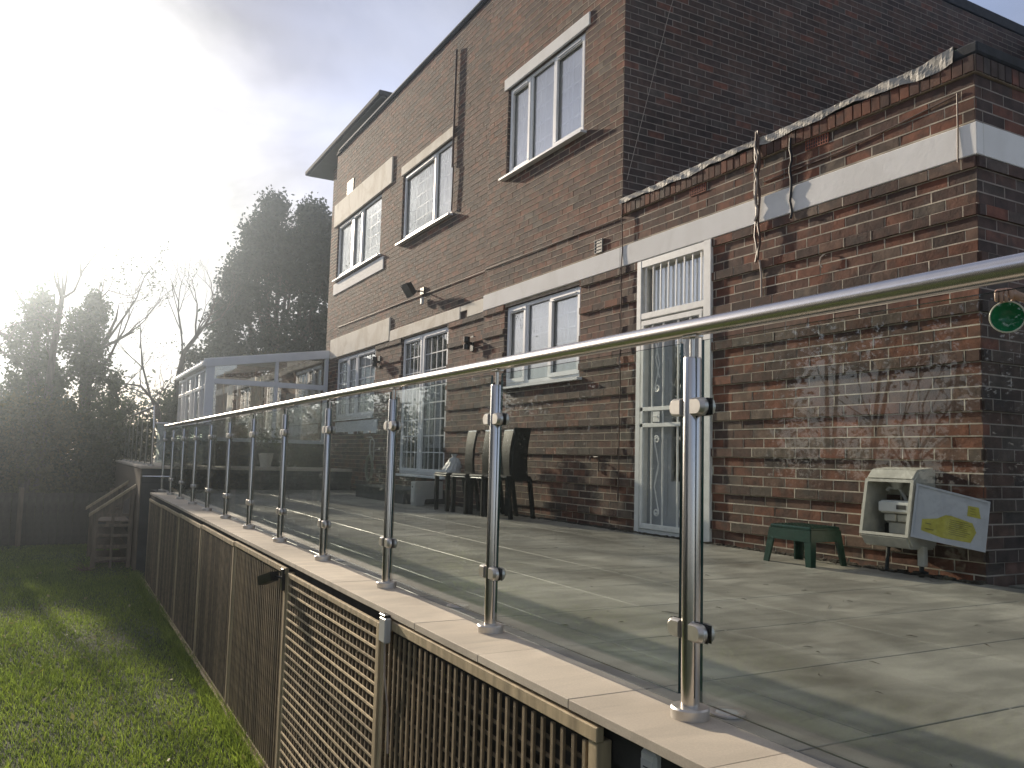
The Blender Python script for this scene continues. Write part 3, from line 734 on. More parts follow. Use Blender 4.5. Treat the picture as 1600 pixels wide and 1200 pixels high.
# ------------------------------------------------------------ glass balustrade
bal = thing('glass_balustrade', 'long stainless steel and clear glass railing standing on the beige coping', 'railing', (XR, posts_y[1], 0))
def steel_post(y, first=None, base=0.0, top=1.0, rail=1.062, x=XR, par=None, cl=(1, 1)):
    b = MB(); b.lathe([(.0, base+.012), (.0254, base+.012), (.0254, base+top-.006), (.0235, base+top), (.0, base+top)], (x, y, 0), n=28)
    p = b.build('post', 'steel', par, smooth=True)
    b = MB(); b.lathe([(.0, base+.0), (.053, base+.0), (.0535, base+.026), (.050, base+.031), (.027, base+.032), (.0, base+.032)], (x, y, 0), n=32); b.build('base_flange', 'steel_cast', p, smooth=True)
    b = MB(); b.tube([(x, y, base+top-.01), (x, y, base+rail)], .0075, 12); b.box(x-.016, x+.016, y-.03, y+.03, base+rail-.006, base+rail+.002, bev=.002); b.build('spigot', 'steel', p, smooth=True)
    for sgn, on in zip((1, -1), cl):
        if not on: continue
        for z in (.236, .857):
            b = MB()
            for s2 in (-1, 1):      # two rounded cheeks either side of the glass
                y_a = y+sgn*.022; L_ = .056; x_a = x+s2*.0075; T = .021; H = .0255
                pr = []
                for k in range(9):
                    a = -math.pi/2+math.pi*k/8; pr.append((L_-.022+.022*math.cos(a), H*math.sin(a)))
                pr = [(0, -H)]+pr+[(0, H)]
                lay = []
                for (dx, sc) in ((0, 1.0), (T*.55, .98), (T, .78)):
                    lay.append([(x_a+s2*dx, y_a+sgn*(q[0]*sc), z+q[1]*sc) for q in pr])
                n = len(pr); vs = [v for l in lay for v in l]; fs = []
                for li in range(2):
                    for k in range(n): fs.append((li*n+k, li*n+(k+1) % n, (li+1)*n+(k+1) % n, (li+1)*n+k))
                fs += [tuple(range(n)), tuple(2*n+k for k in range(n))]
                b.add(vs, fs)
            c = b.build('glass_clamp', 'steel_cast', p, smooth=True)
            b = MB(); b.box(x-.0074, x-.0052, y+min(sgn*.022, sgn*.078), y+max(sgn*.022, sgn*.078), z-.0235, z+.0235); b.box(x+.0052, x+.0074, y+min(sgn*.022, sgn*.078), y+max(sgn*.022, sgn*.078), z-.0235, z+.0235)
            b.build('gasket', 'rubber', p)
    return p
for i, y in enumerate(posts_y): steel_post(y, par=bal, cl=(i < 12, i > 0))
b = MB(); b.tube([(XR, -.2, 1.086), (XR, posts_y[-1]+.03, 1.086)], .0254, 28); hr = b.build('handrail', 'steel_rail', bal, smooth=True)
b = MB(); b.lathe([(.0, 0), (.026, 0), (.026, .006), (.0, .012)], (XR, posts_y[-1]+.03, 1.086), (0, 1, 0), 20); b.build('end_cap', 'steel_cast', hr, smooth=True)
def pane(par, x0, x1, y0, y1, z0, z1, axis='y', m='rail_glass'):
    b = MB(); b.box(x0, x1, y0, y1, z0, z1)
    # faces: 0 bottom 1 top 2 y0 3 x1 4 y1 5 x0
    big = (3, 5) if axis == 'y' else (2, 4)
    for k in range(6):
        if k not in big: b.m[k] = 1
    return b.build('glass_pane', [m, 'glass_edge'], par)
for i in range(len(posts_y)-1): pane(bal, XR-.005, XR+.005, posts_y[i]+.045, posts_y[i+1]-.045, .052, 1.045)

# ------------------------------------------------------------ trellis fence panels below the coping
XT = 1.385
bounds = [1.97, 3.75, 5.56, 7.39, 9.24, 11.03, 13.03, 14.84]
tl_lab = ['nearest trellis panel, upright slats in front, grey socket box on its top rail', 'timber trellis panel whose sunlit horizontal slats stand in front',
          'trellis panel with the black security camera at its near end', 'fourth trellis panel along the patio wall, beyond the one with the camera', 'fifth trellis panel along the patio wall, a narrow strip in the picture',
          'sixth trellis panel along the patio wall, last but one before the raised terrace', 'last and farthest trellis panel, next to the raised terrace']
def slat_mesh(kind, L, variant):    # variant 1: rear slats
    k = (kind, round(L, 3), variant)
    if k not in tc_:
        b = MB()
        if kind == 'v': b.bbox(-.005, .005, -.0085, .0085, -L/2, L/2, .001)
        else: b.bbox(-.0035, .0035, -L/2, L/2, -.0062, .0062, .001)
        me = bpy.data.meshes.new('slat'); me.from_pydata(b.v, [], b.f); me.materials.append(MATS['timber_far' if variant else ('timber_sunlit' if kind == 'h' else 'timber_slat')]); tc_[k] = me
    return tc_[k]
for i in range(7):
    y0, y1 = bounds[i], bounds[i+1]; zt = -.078-(.0 if i < 2 else .012*(i-1)); zb = LAWN+.03
    tp = thing('trellis_panel', tl_lab[i], 'trellis panel', (XT, y0, LAWN), 'trellis panels along the patio wall')
    b = MB()
    b.box(XT-.02, XT+.03, y0+.004, y0+.05, zb, zt, bev=.003); b.build('stile', 'timber', tp)
    b = MB(); b.box(XT-.012, XT+.03, y1-.045, y1-.002, zb, zt, bev=.003); b.build('stile', 'timber', tp)
    if i != 1:
        b = MB(); b.box(XT-.026, XT+.0, y0+.0, y1-.046 if i else y1-.02, zt-.002, zt+.040 if i == 0 else zt+.036, bev=.003); b.build('top_rail', 'timber', tp)
    else:
        b = MB(); b.box(XT-.02, XT+.0, y0+.05, y1-.045, zt-.03, zt, bev=.003); b.build('top_rail', 'timber', tp)
    b = MB(); b.box(XT-.02, XT+.02, y0+.05, y1-.045, zb-.01, zb+.035, bev=.003); b.build('bottom_rail', 'timber', tp)
    vf = (i != 1)
    xv, xh = (XT-.012, XT-.0022) if vf else (XT-.0005, XT-.012)
    nv = int((y1-y0-.1)/.0585); nh = int((zt-zb-.06)/.0545)
    joined = MB()
    for k in range(nv+1):
        yy = y0+.075+k*.0585
        if yy > y1-.06: break
        if i < 3: shared('slat', slat_mesh('v', zt-zb-.05, 1 if i == 1 else 0), tp, (xv, yy+random.uniform(-.002, .002), (zt+zb)/2+.01), (random.uniform(-.004, .004), 0, 0))
        else: joined.box(xv-.005, xv+.005, yy-.0085, yy+.0085, zb+.03, zt-.01)
    for k in range(nh+1):
        zz = zb+.07+k*.0545
        if zz > zt-.03: break
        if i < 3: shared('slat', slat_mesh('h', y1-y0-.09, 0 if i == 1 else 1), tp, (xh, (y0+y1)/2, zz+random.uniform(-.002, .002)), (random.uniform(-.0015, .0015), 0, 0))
        else: joined.box(xh-.004, xh+.004, y0+.05, y1-.045, zz-.007, zz+.007)
    if i >= 3: joined.build('slats', 'timber_far', tp, kind='stuff')
b = MB()
pts = [(1.345+random.uniform(-.012, .012), 1.5+k*.45, LAWN+.035+random.uniform(-.008, .008)) for k in range(32)]
b.tube(pts, .014, 6); b.build('lawn_edging', 'timber', label='thin pale edging strip between the lawn and the trellis', category='edging')

# security camera on the trellis, electrical boxes
t = thing('security_camera', 'small black camera on a bracket between the horizontal slat panel and the next trellis panel', 'camera', (XT-.03, 5.60, -.1))
b = MB(); b.box(XT-.040, XT-.020, 5.57, 5.625, -.20, -.06, bev=.004); mt_ = b.build('mount', 'black_plastic', t)
b = MB(); b.tube([(XT-.035, 5.60, -.12), (XT-.07, 5.64, -.115), (XT-.085, 5.67, -.125)], .008, 8); b.build('arm', 'black_plastic', t, smooth=True)
b = MB()
ax = Vector((-.25, .93, -.28)).normalized(); c0 = Vector((XT-.085, 5.66, -.12)); sx = ax.cross(Vector((0, 0, 1))).normalized(); sz = sx.cross(ax)
P8 = [c0+ax*a_+sx*p_+sz*q_ for a_ in (-.03, .15) for p_ in (-.028, .028) for q_ in (-.03, .03)]
b.add(P8, [(0, 1, 3, 2), (4, 6, 7, 5), (0, 4, 5, 1), (2, 3, 7, 6), (0, 2, 6, 4), (1, 5, 7, 3)]); bd = b.build('camera_body', 'black_plastic', t)
b = MB(); b.lathe([(.0, 0), (.018, 0), (.018, .006), (0, .006)], c0+ax*.151-sz*.004, ax, 16); b.build('camera_lens', 'rubber', bd)
t = thing('socket_box', 'small pale grey socket box hung over the top rail of the nearest trellis panel', 'electrical box', (XT-.03, 3.62, -.05))
b = MB(); b.box(XT-.060, XT-.028, 3.575, 3.655, -.135, -.025, bev=.006); b.build('box_body', 'grey_plastic', t)
b = MB(); b.tube([(XT-.045, 3.61, -.134), (XT-.043, 3.60, -.28), (XT-.028, 3.585, -.42), (XT-.03, 3.56, -.6)], .005, 6); b.build('cable', 'cable_pale', t, smooth=True)
b = MB(); b.box(XT-.058, XT-.027, 3.59, 3.66, -.024, -.012, bev=.003); b.build('box_lid', 'black_plastic', t)
t = thing('junction_box', 'white plastic box with a bar code label in the dark gap under the coping', 'electrical box', (1.44, 1.78, -.1))
b = MB(); b.box(1.40, 1.47, 1.765, 1.83, -.22, -.052, bev=.008); jb = b.build('box_body', 'white_plastic', t)
b = MB(); b.box(1.3985, 1.3995, 1.772, 1.822, -.20, -.075); lb = b.build('bar_code_label', 'paper', jb)
b = MB(); yy = 1.776
while yy < 1.806: w_ = random.choice((.0010, .0016, .0024)); b.box(1.3975, 1.3984, yy, yy+w_, -.150, -.118); yy += w_+random.choice((.0010, .0016))
for k in range(3): b.box(1.3975, 1.3984, 1.776, 1.812-.006*k, -.094-.009*k, -.091-.009*k)
b.build('bar_code', 'ink', jb)
b = MB(); b.lathe([(0, 0), (.014, 0), (.014, .02), (.010, .022), (.010, .01), (0, .01)], (1.44, 1.765, -.09), (0, -1, 0), 16); b.build('cable_gland', 'black_plastic', jb, smooth=True)

# ------------------------------------------------------------ lawn
b = MB(); n = 60
xs = np.linspace(-120, 120, 2); 
b.add([(-120, -110, LAWN), (120, -110, LAWN), (120, 130, LAWN), (-120, 130, LAWN)], [(0, 1, 2, 3)])
b.build('lawn', 'lawn', kind='structure')
def grass(n, x0, x1, y0, y1, hmin, hmax, wd):
    x = rng.uniform(x0, x1, n); y = y0+(y1-y0)*rng.uniform(0, 1, n)**1.25
    pn = np.sin(x*1.7+y*.9)+np.sin(y*2.3-x*1.1)+np.sin(x*4.1+2)*.5
    keep = rng.uniform(0, 1, n) < .75+.15*pn; x, y = x[keep], y[keep]; n = len(x); pn = pn[keep]
    h = rng.uniform(hmin, hmax, n)*(1+.14*pn); a = rng.uniform(0, 2*np.pi, n); ln = rng.uniform(.2, 1.0, n)*h
    wx, wy = np.cos(a)*wd/2*(1+y/14), np.sin(a)*wd/2*(1+y/14); la = rng.uniform(0, 2*np.pi, n)
    lx, ly = np.cos(la)*ln, np.sin(la)*ln
    V = np.stack([np.stack([x-wx, y-wy, np.full(n, LAWN)], 1), np.stack([x+wx, y+wy, np.full(n, LAWN)], 1),
                  np.stack([x+wx*.7+lx*.35, y+wy*.7+ly*.35, LAWN+h*.6], 1), np.stack([x-wx*.7+lx*.35, y-wy*.7+ly*.35, LAWN+h*.6], 1),
                  np.stack([x+lx, y+ly, LAWN+h], 1)], 1).reshape(-1, 3)
    return V, n
def npmesh(name, V, loops, starts, totals, m, rnd, **props):
    me = bpy.data.meshes.new(name); me.vertices.add(len(V)); me.vertices.foreach_set('co', V.astype(np.float32).ravel())
    me.loops.add(len(loops)); me.loops.foreach_set('vertex_index', loops.astype(np.int32))
    me.polygons.add(len(starts)); me.polygons.foreach_set('loop_start', starts.astype(np.int32))
    me.update(calc_edges=True); me.validate()
    me.materials.append(MATS[m]); a = me.attributes.new('rnd', 'FLOAT', 'FACE'); a.data.foreach_set('value', rnd.astype(np.float32))
    o = bpy.data.objects.new(name, me); COL.objects.link(o)
    for k, v in props.items(): o[k] = v
    return o
Vs = []; tot = 0
for args in ((190000, -2.6, 1.36, 4.5, 21, .018, .046, .0042), (30000, -7, -2.6, 3.5, 21, .025, .06, .009), (9000, -2.6, 1.36, 0, 4.5, .025, .06, .007), (7000, 1.22, 1.37, 3.5, 16, .04, .10, .005), (2500, -2.4, 1.3, 4.5, 18, .05, .10, .006)):
    V, n = grass(*args); Vs.append(V); tot += n
V = np.concatenate(Vs); i5 = np.arange(tot)*5
lo = np.stack([i5, i5+1, i5+2, i5+3, i5+3, i5+2, i5+4], 1).ravel()
st = np.stack([np.arange(tot)*7, np.arange(tot)*7+4], 1).ravel(); rr = rng.uniform(0, 1, tot)
npmesh('grass', V, lo, st, None, 'grass_blade', np.repeat(rr, 2), kind='stuff', label='short green lawn grass with damp tufts beside the trellis', category='grass')

# ------------------------------------------------------------ foliage helpers
def leaf_quads(centers, size, flat=0.0, jitter=0.0):
    n = len(centers); c = centers+rng.normal(0, 1, (n, 3))*jitter
    a = rng.normal(0, 1, (n, 3)); a /= np.linalg.norm(a, axis=1, keepdims=True)
    b = rng.normal(0, 1, (n, 3)); b -= (b*a).sum(1, keepdims=True)*a; b /= np.linalg.norm(b, axis=1, keepdims=True)
    s = (size*rng.uniform(.6, 1.3, n))[:, None]
    V = np.stack([c-a*s*.5, c+b*s*.28, c+a*s*.5, c-b*s*.28], 1).reshape(-1, 3)
    lo = np.arange(n*4); st = np.arange(n)*4
    return V, lo, st, rng.uniform(0, 1, n)
def foliage(name, centers, size, m, parent=None, jitter=0.0, **props):
    V, lo, st, rr = leaf_quads(np.asarray(centers, float), size, jitter=jitter)
    off = OFF.get(parent.name, Vector()) if parent else Vector()
    V = V-np.array(off)
    o = npmesh(name, V, lo, st, None, m, rr, **props)
    if parent: o.parent = parent
    return o
def clumps(fn_center, n, per, rad_, squash=1.0):
    out = []
    for _ in range(n):
        c, s = fn_center(); k = int(per*random.uniform(.5, 1.5))
        p = rng.normal(0, 1, (k, 3))*np.array([1, 1, squash])*rad_*s*.55; out.append(p+np.array(c))
    return np.concatenate(out)
def grow(b, p, d, L, r, depth, tips, spread=.55, upb=.12, kids_=(2, 3), seg=3):
    p = Vector(p); d = Vector(d).normalized(); pts = [p]; rs = [r]
    for k in range(seg):
        d = (d+Vector((random.gauss(0, .16), random.gauss(0, .16), random.gauss(0, .10)+upb*.5))).normalized()
        p = p+d*(L/seg); pts.append(p); rs.append(r*(1-.35*(k+1)/seg))
    b.tube(pts, rs, 5 if depth > 2 else 4 if depth > 1 else 3, caps=False)
    if depth == 0: tips.append(tuple(p)); return
    for k in range(random.randint(*kids_)):
        ax = d.orthogonal().normalized(); ax.rotate(Matrix.Rotation(random.uniform(0, 6.28), 3, d))
        nd = (d*math.cos(spread*random.uniform(.6, 1.3))+ax*math.sin(spread*random.uniform(.6, 1.3))+Vector((0, 0, upb))).normalized()
        grow(b, pts[random.choice((-1, -1, -2))], nd, L*random.uniform(.62, .86), rs[-1]*random.uniform(.6, .85), depth-1, tips, spread, upb, kids_, seg)

# tall conifer pair behind the conservatory (profile read in metres at y = 34)
YC = 34.0; kx = YC/30
prof = [(1.0, 4.3, 9.0), (3.3, 4.3, 9.1), (5.0, 4.35, 9.1), (6.6, 4.6, 9.0), (8.0, 5.1, 8.9), (8.8, 5.4, 8.7), (9.6, 5.7, 8.3), (10.2, 6.0, 8.0)]
def outline(z):
    for (a, b_) in zip(prof, prof[1:]):
        if a[0] <= z <= b_[0]:
            t = (z-a[0])/(b_[0]-a[0]); return a[1]+(b_[1]-a[1])*t, a[2]+(b_[2]-a[2])*t
    return prof[-1][1:]
con = thing('conifer_tree', 'tall dark evergreen with twin rounded tops behind the conservatory', 'tree', (7*kx, YC, LAWN))
b = MB()
stems = []
for k in range(13):
    x0 = (6.7+random.gauss(0, .35))*kx; xt = (5.5+3.0*k/12)*kx; y0_ = YC+random.uniform(-.6, .6)
    pts = [(x0, y0_, LAWN), (x0+(xt-x0)*.35, y0_+random.uniform(-.3, .3), 3.2), (x0+(xt-x0)*.8, y0_+random.uniform(-.5, .5), 6.3), (xt, y0_+random.uniform(-.6, .6), 10.2-.3*abs(k-6))]
    rr_ = random.uniform(.10, .20); b.tube(pts, [rr_, rr_*.8, rr_*.5, .02], 6); stems.append(pts)
for k in range(150):
    s_ = random.choice(stems); t = random.uniform(.15, .95); i = min(2, int(t*3)); fx = t*3-i
    p = Vector(s_[i]).lerp(Vector(s_[i+1]), fx); l, r2 = outline(p.z*30/34*1.0); ang = random.uniform(0, 6.28); L_ = random.uniform(.6, 2.0)
    q = p+Vector((math.cos(ang)*L_, math.sin(ang)*L_*.8, L_*random.uniform(.3, .8))); b.tube([p, p.lerp(q, .5)+Vector((0, 0, -.08)), q], [.035, .022, .008], 4, caps=False)
b.build('trunk', 'bark', con)
def cc():
    while True:
        z = random.uniform(1.0, 10.4); l, r2 = outline(z); x = random.uniform(l, r2); cx_ = (l+r2)/2; hw = (r2-l)/2
        if z > 8.6 and abs(x-6.95) < .30*(z-8.4): continue
        if z > 9.6 and not (6.1 < x < 6.8 or 7.2 < x < 8.0): continue
        e = abs(x-cx_)/hw
        # thinner in the middle so the stems and sky show through
        if 3.0 < z < 7.6 and e < .55 and random.random() < .72: continue
        if z < 8 and random.random() < .25: continue
        if math.sin(x*3.1+z*2.3)+math.sin(z*3.7-x*1.7) < -.75: continue
        dy = random.uniform(-1, 1)*hw*math.sqrt(max(0, 1-e*e))
        return (x*kx, YC+dy*kx, .7+(z-.7)*kx-.75), random.uniform(.7, 1.2)
foliage('crown', clumps(cc, 1150, 85, .46, .9), .17, 'conifer', con)

def shrub(name, label, cat, x, y, wx, wy, z0, z1, n, per, leaf, m, group=None, dens=1.0, gap=-.9):
    t = thing(name, label, cat, (x, y, LAWN), group)
    def f():
        while True:
            u, v, s_ = random.uniform(-1, 1), random.uniform(-1, 1), random.uniform(0, 1)
            lim = math.sqrt(max(.02, 1-max(0, s_-.45)**2*3.0))
            if u*u+v*v > lim: continue
            if math.sin(u*5+s_*7+x)+math.sin(s_*9-u*4+y) < gap: continue
            return (x+u*wx, y+v*wy, z0+(z1-z0)*s_), random.uniform(.7, 1.3)
    foliage('foliage', clumps(f, n, per, .35, .9), leaf, m, t)
    b = MB(); tips = []
    for k in range(5): b.tube([(x+random.gauss(0, wx*.2), y+random.gauss(0, wy*.2), LAWN), (x+random.gauss(0, wx*.5), y+random.gauss(0, wy*.4), z0+(z1-z0)*.8)], [.06, .015], 5)
    b.build('stem', 'bark', t)
    return t
# evergreen clump left of the conifer, over the conservatory roof
shrub('evergreen_bush', 'dark evergreen mass at the left foot of the tall conifer, above the conservatory roof', 'bush', 4.9, 32, 1.3, 1.2, .5, 4.3, 150, 75, .15, 'conifer')
shrub('autumn_bush', 'yellow green bush showing between the conifer trunks above the conservatory roof', 'bush', 6.6, 31, .9, .7, 2.2, 4.3, 50, 50, .12, 'autumn_leaf')
shrub('evergreen_bush', 'dark bush at the right of the conifer beside the house wall', 'bush', 8.6, 33, 1.2, 1.0, 1.5, 5.0, 110, 70, .15, 'conifer')
shrub('round_shrub', 'low rounded dark shrub beyond the far end of the raised railing', 'shrub', 1.65, 29.5, .95, .8, -1.2, 2.35, 110, 70, .13, 'ivy')
shrub('dark_shrub', 'dark shrub between the bare tree and the conservatory wall', 'shrub', 3.5, 29.5, 1.0, .8, -.5, 2.6, 90, 60, .13, 'ivy')

# ivy clad trunks at the left
def ivy_tree(label, x, y, top, w0, w1, branches):
    t = thing('ivy_tree', label, 'tree', (x, y, LAWN), 'ivy covered trees beyond the lawn')
    b = MB(); b.tube([(x, y, LAWN), (x+.05, y, 1.5), (x, y, top-.2)], [.24, .17, .07], 8)
    tips = []
    for (dx, dz, L_, zz) in branches: grow(b, (x, y, zz), (dx, random.uniform(-.2, .2), dz), L_, .05, 4, tips, .42, .10, (2, 3))
    b.build('trunk', 'bark', t)
    def f():
        s_ = random.random()**1.1; z = LAWN+1.2+(top-LAWN-1.2)*s_; hw = w0+(w1-w0)*s_
        if s_ > .92: hw *= (1-s_)/.08*.7+.3
        return (x+random.uniform(-1, 1)*hw+.12*math.sin(z*3), y+random.uniform(-1, 1)*hw, z), random.uniform(.6, 1.0)
    foliage('crown', clumps(f, 190, 70, .26, 1.2), .11, 'ivy', t)
    if tips:
        c = np.array([p for p in tips if random.random() < .45])
        if len(c): foliage('twig_leaves', np.repeat(c, 5, 0), .075, 'shrub_leaf', t, jitter=.14)
    return t
ivy_tree('ivy covered trunk left of the forked bare tree, narrow with a blunt top', -.72, 26, 4.75, 1.0, .32, [(-.6, .55, 1.2, 2.6), (-.8, .35, 1.1, 3.3), (-.3, .9, .9, 4.0)])
ivy_tree('broad ivy covered trunk right of the forked bare tree with long branches reaching right', .55, 26, 4.9, 1.25, .30, [(.55, .75, 1.5, 2.4), (.75, .55, 1.4, 3.2), (.3, .9, 1.1, 3.9), (.6, .4, 1.1, 1.6), (-.4, .8, .8, 3.6)])
t = thing('bare_tree', 'forked bare tree rising between the two ivy covered trunks', 'tree', (-.3, 25.5, LAWN)); b = MB()
b.tube([(-.35, 25.5, LAWN), (-.33, 25.5, 1.5), (-.28, 25.5, 3.2), (-.16, 25.5, 4.7)], [.13, .11, .085, .065], 8)
for pts in ([(-.16, 25.5, 4.7), (-.36, 25.5, 5.2), (-.42, 25.5, 5.6), (-.66, 25.5, 6.15)], [(-.18, 25.5, 4.7), (-.30, 25.4, 5.3), (-.34, 25.4, 6.0)], [(-.16, 25.5, 4.75), (-.18, 25.6, 5.4), (-.24, 25.6, 5.9)],
            [(-.12, 25.5, 4.8), (-.08, 25.5, 5.4), (-.03, 25.5, 6.0)], [(-.16, 25.5, 4.7), (.12, 25.5, 4.95), (.28, 25.5, 5.5), (.55, 25.5, 6.0), (.95, 25.5, 6.4)], [(.26, 25.5, 5.4), (.20, 25.5, 5.9)]):
    b.tube(pts, [.04*(1-.75*i/(len(pts)-1)) for i in range(len(pts))], 5)
tips = []
for zz in (2.0, 2.8, 3.4, 4.0): grow(b, (-.3, 25.5, zz), (random.uniform(-.8, .8), .1, .7), .6, .02, 3, tips, .5, .1)
b.build('trunk', 'bark', t); foliage('twig_leaves', np.repeat(np.array(tips), 3, 0), .06, 'shrub_leaf', t, jitter=.08)
t = thing('thin_tree', 'thin leafy branched tree cut by the left edge of the picture', 'tree', (-1.9, 25, LAWN)); b = MB(); tips = []
b.tube([(-1.85, 25, LAWN), (-1.8, 25, 2.5), (-1.68, 25, 4.4), (-1.72, 25, 5.8)], [.10, .08, .05, .02], 6)
for zz in (2.2, 3.0, 3.5, 4.0, 4.4, 4.9, 5.3): grow(b, (-1.76, 25, zz), (random.choice((-1, .9)), .1, random.uniform(.3, .9)), .62, .022, 4, tips, .5, .08)
b.build('trunk', 'bark', t); foliage('twig_leaves', np.repeat(np.array(tips), 6, 0), .07, 'shrub_leaf', t, jitter=.12)
# long bare branches reaching right (own small tree)
t = thing('bare_tree', 'slim leaning bare tree with two long branches pointing right over the broad ivy trunk', 'tree', (.6, 26.6, LAWN)); b = MB(); tips = []
for pts in ([(.5, 26.6, LAWN), (.6, 26.6, 2.4), (.95, 26.6, 3.6), (1.5, 26.6, 4.6), (1.75, 26.6, 5.1), (1.92, 26.6, 5.75)], [(.5, 26.6, 2.0), (.42, 26.6, 3.9), (.68, 26.6, 4.8), (1.0, 26.6, 5.25), (1.5, 26.6, 5.15)],
            [(.95, 26.6, 3.6), (1.25, 26.6, 4.45), (1.3, 26.6, 4.9)]):
    b.tube(pts, [.06*(1-.8*i/(len(pts)-1)) for i in range(len(pts))], 5)
    for p in pts[2:]: grow(b, p, (random.uniform(-.6, .8), random.uniform(-.3, .3), random.uniform(-.1, .9)), .5, .014, 3, tips, .6, .05)
b.build('trunk', 'bark', t); foliage('twig_leaves', np.repeat(np.array(tips), 3, 0), .07, 'shrub_leaf', t, jitter=.1)
# leaning bare tree left of the conifer
t = thing('bare_tree', 'leaning bare tree with fine twigs between the ivy trunks and the conifer', 'tree', (3.4, 30, LAWN)); b = MB(); tips = []
main = [(3.35, 30, LAWN), (3.35, 30, 1.2), (3.4, 30, 3.0), (3.55, 30, 4.0), (4.15, 30, 4.95), (4.7, 30, 5.3)]
b.tube(main, [.13, .115, .10, .085, .05, .025], 7)
for p, d, L_ in (((3.5, 30, 3.8), (-.05, 0, 1), 1.4), ((3.9, 30, 4.6), (-.1, 0, 1), 1.1), ((4.15, 30, 4.95), (.4, .1, .9), .9), ((3.52, 30, 3.9), (.2, .2, 1), 1.3), ((3.45, 30, 4.6), (-.3, 0, .9), 1.1), ((3.6, 30, 4.1), (.5, -.2, .8), 1.0), ((4.6, 30, 5.2), (.5, .2, .7), .6)):
    grow(b, p, d, L_, .035, 5, tips, .42, .10, (2, 3))
b.build('trunk', 'bark', t)
t = thing('bare_tree', 'spreading bare tree with low arching branches in front of the pale sky gap', 'tree', (2.6, 29, LAWN)); b = MB(); tips = []
b.tube([(2.95, 29, LAWN), (2.95, 29, .9), (2.75, 29, 2.1), (2.2, 29, 2.7), (1.6, 29, 2.75)], [.08, .07, .055, .04, .02], 6)
b.tube([(3.2, 29, .8), (2.9, 29, 1.5), (2.5, 29, 2.4), (2.2, 29, 3.4), (2.1, 29, 4.3)], [.06, .055, .04, .03, .01], 6)
for p, d in (((2.75, 29, 2.1), (.1, 0, 1)), ((2.2, 29, 2.7), (-.3, 0, 1)), ((2.2, 29, 3.3), (-.6, 0, .7)), ((2.5, 29, 2.4), (-.8, .2, .4)), ((2.9, 29, 1.2), (-.8, 0, .5)), ((2.6, 29, 2.3), (.5, 0, .9)), ((1.7, 29, 2.75), (-.7, 0, .2)), ((2.1, 29, 3.9), (.2, 0, 1)), ((2.9, 29, 1.5), (-.3, .1, .9))):
    grow(b, p, d, .75, .022, 5, tips, .5, .06, (2, 3))
b.build('trunk', 'bark', t); foliage('twig_leaves', np.repeat(np.array(tips[::4]), 2, 0), .05, 'autumn_leaf', t, jitter=.1)

# undergrowth and hedge along the far side of the lawn
labs = ['tall loose hedge shrub at the left edge behind the garden fence', 'tall hedge shrub with yellowing leaves below the ivy trunks', 'hedge shrub below the broad ivy trunk, left of the raised terrace', 'low hedge shrub right behind the raised terrace railing',
        'big dark shrub left of the picture beyond the fence', 'farther big shrub left of the picture']
for i, (x, y, wx, z1, m) in enumerate([(-1.7, 23.4, .9, 1.7, 'shrub_leaf'), (-.45, 23.0, .85, 1.9, 'autumn_leaf'), (.55, 23.5, .8, 1.8, 'shrub_leaf'), (1.3, 25, .5, 1.35, 'ivy'), (-3.6, 22.8, 1.3, 1.7, 'shrub_leaf'), (-6.4, 22, 1.7, 2.0, 'ivy')]):
    shrub('hedge_shrub', labs[i], 'shrub', x, y, wx, .7, LAWN+.4, z1, 120, 70, .10, m, 'hedge shrubs beyond the lawn', gap=-1.4)
b = MB()
fb = thing('garden_fence', 'dark weathered board fence at the far end of the lawn', 'fence', (-2, 21, LAWN))
x = -9.0; k = 0
bm_ = bpy.data.meshes.new('board'); q = MB(); q.bbox(-.07, .07, -.009, .009, 0, 1.12, .003); bm_.from_pydata(q.v, [], q.f); bm_.materials.append(MATS['far_timber'])
while x < 1.2:
    shared('board', bm_, fb, (x, 21.0+(.012 if k % 2 else 0), LAWN+random.uniform(0, .02)), (0, random.uniform(-.01, .01), 0)); x += .148; k += 1
pm = bpy.data.meshes.new('fence_post'); q = MB(); q.bbox(-.05, .05, -.05, .05, 0, 1.25, .006); pm.from_pydata(q.v, [], q.f); pm.materials.append(MATS['timber_old'])
for x in (-8.1, -6.3, -4.5, -2.6, -.62, 1.15): shared('fence_post', pm, fb, (x, 20.94, LAWN))
# trees left of the picture (mirrored in the glass railing)
for i, (x, y, hgt, lab) in enumerate([(-10.5, 9.8, 6.0, 'half bare garden tree far to the left of the railing'), (-10.5, 14.0, 7.5, 'tall thin leaved tree at the far left of the lawn'), (-8.0, 4.0, 5.5, 'small bare tree on the left side of the lawn')]):
    rt0 = .028 if i == 0 else .055
    t = thing('garden_tree', lab, 'tree', (x, y, LAWN)); b = MB(); tips = []
    b.tube([(x, y, LAWN), (x+.1, y, LAWN+1.4), (x, y, LAWN+2.4)], [rt0*2.8, rt0*2.4, rt0*1.8], 7)
    for k in range(5): grow(b, (x, y, LAWN+1.8+.15*k), (math.cos(k*1.3), math.sin(k*1.3), 1.1), hgt*.24, rt0, 5, tips, .45, .10, (2, 3))
    b.build('trunk', 'bark', t)
    foliage('crown', np.repeat(np.array(tips), 4, 0), .10, 'shrub_leaf', t, jitter=.16)
scr = [(-7.4, 22.6, 1.6, 4.6), (-8.2, 19.6, 1.6, 4.4), (-8.6, 16.6, 1.6, 4.6), (-8.8, 13.6, 1.5, 4.2), (-8.5, 12.1, .75, 4.8), (-8.4, 9.7, 1.4, .45), (-8.6, 6.7, .9, 4.4), (-8.7, 5.0, 1.4, 4.0), (-8.4, 2.2, 1.6, 4.3)]
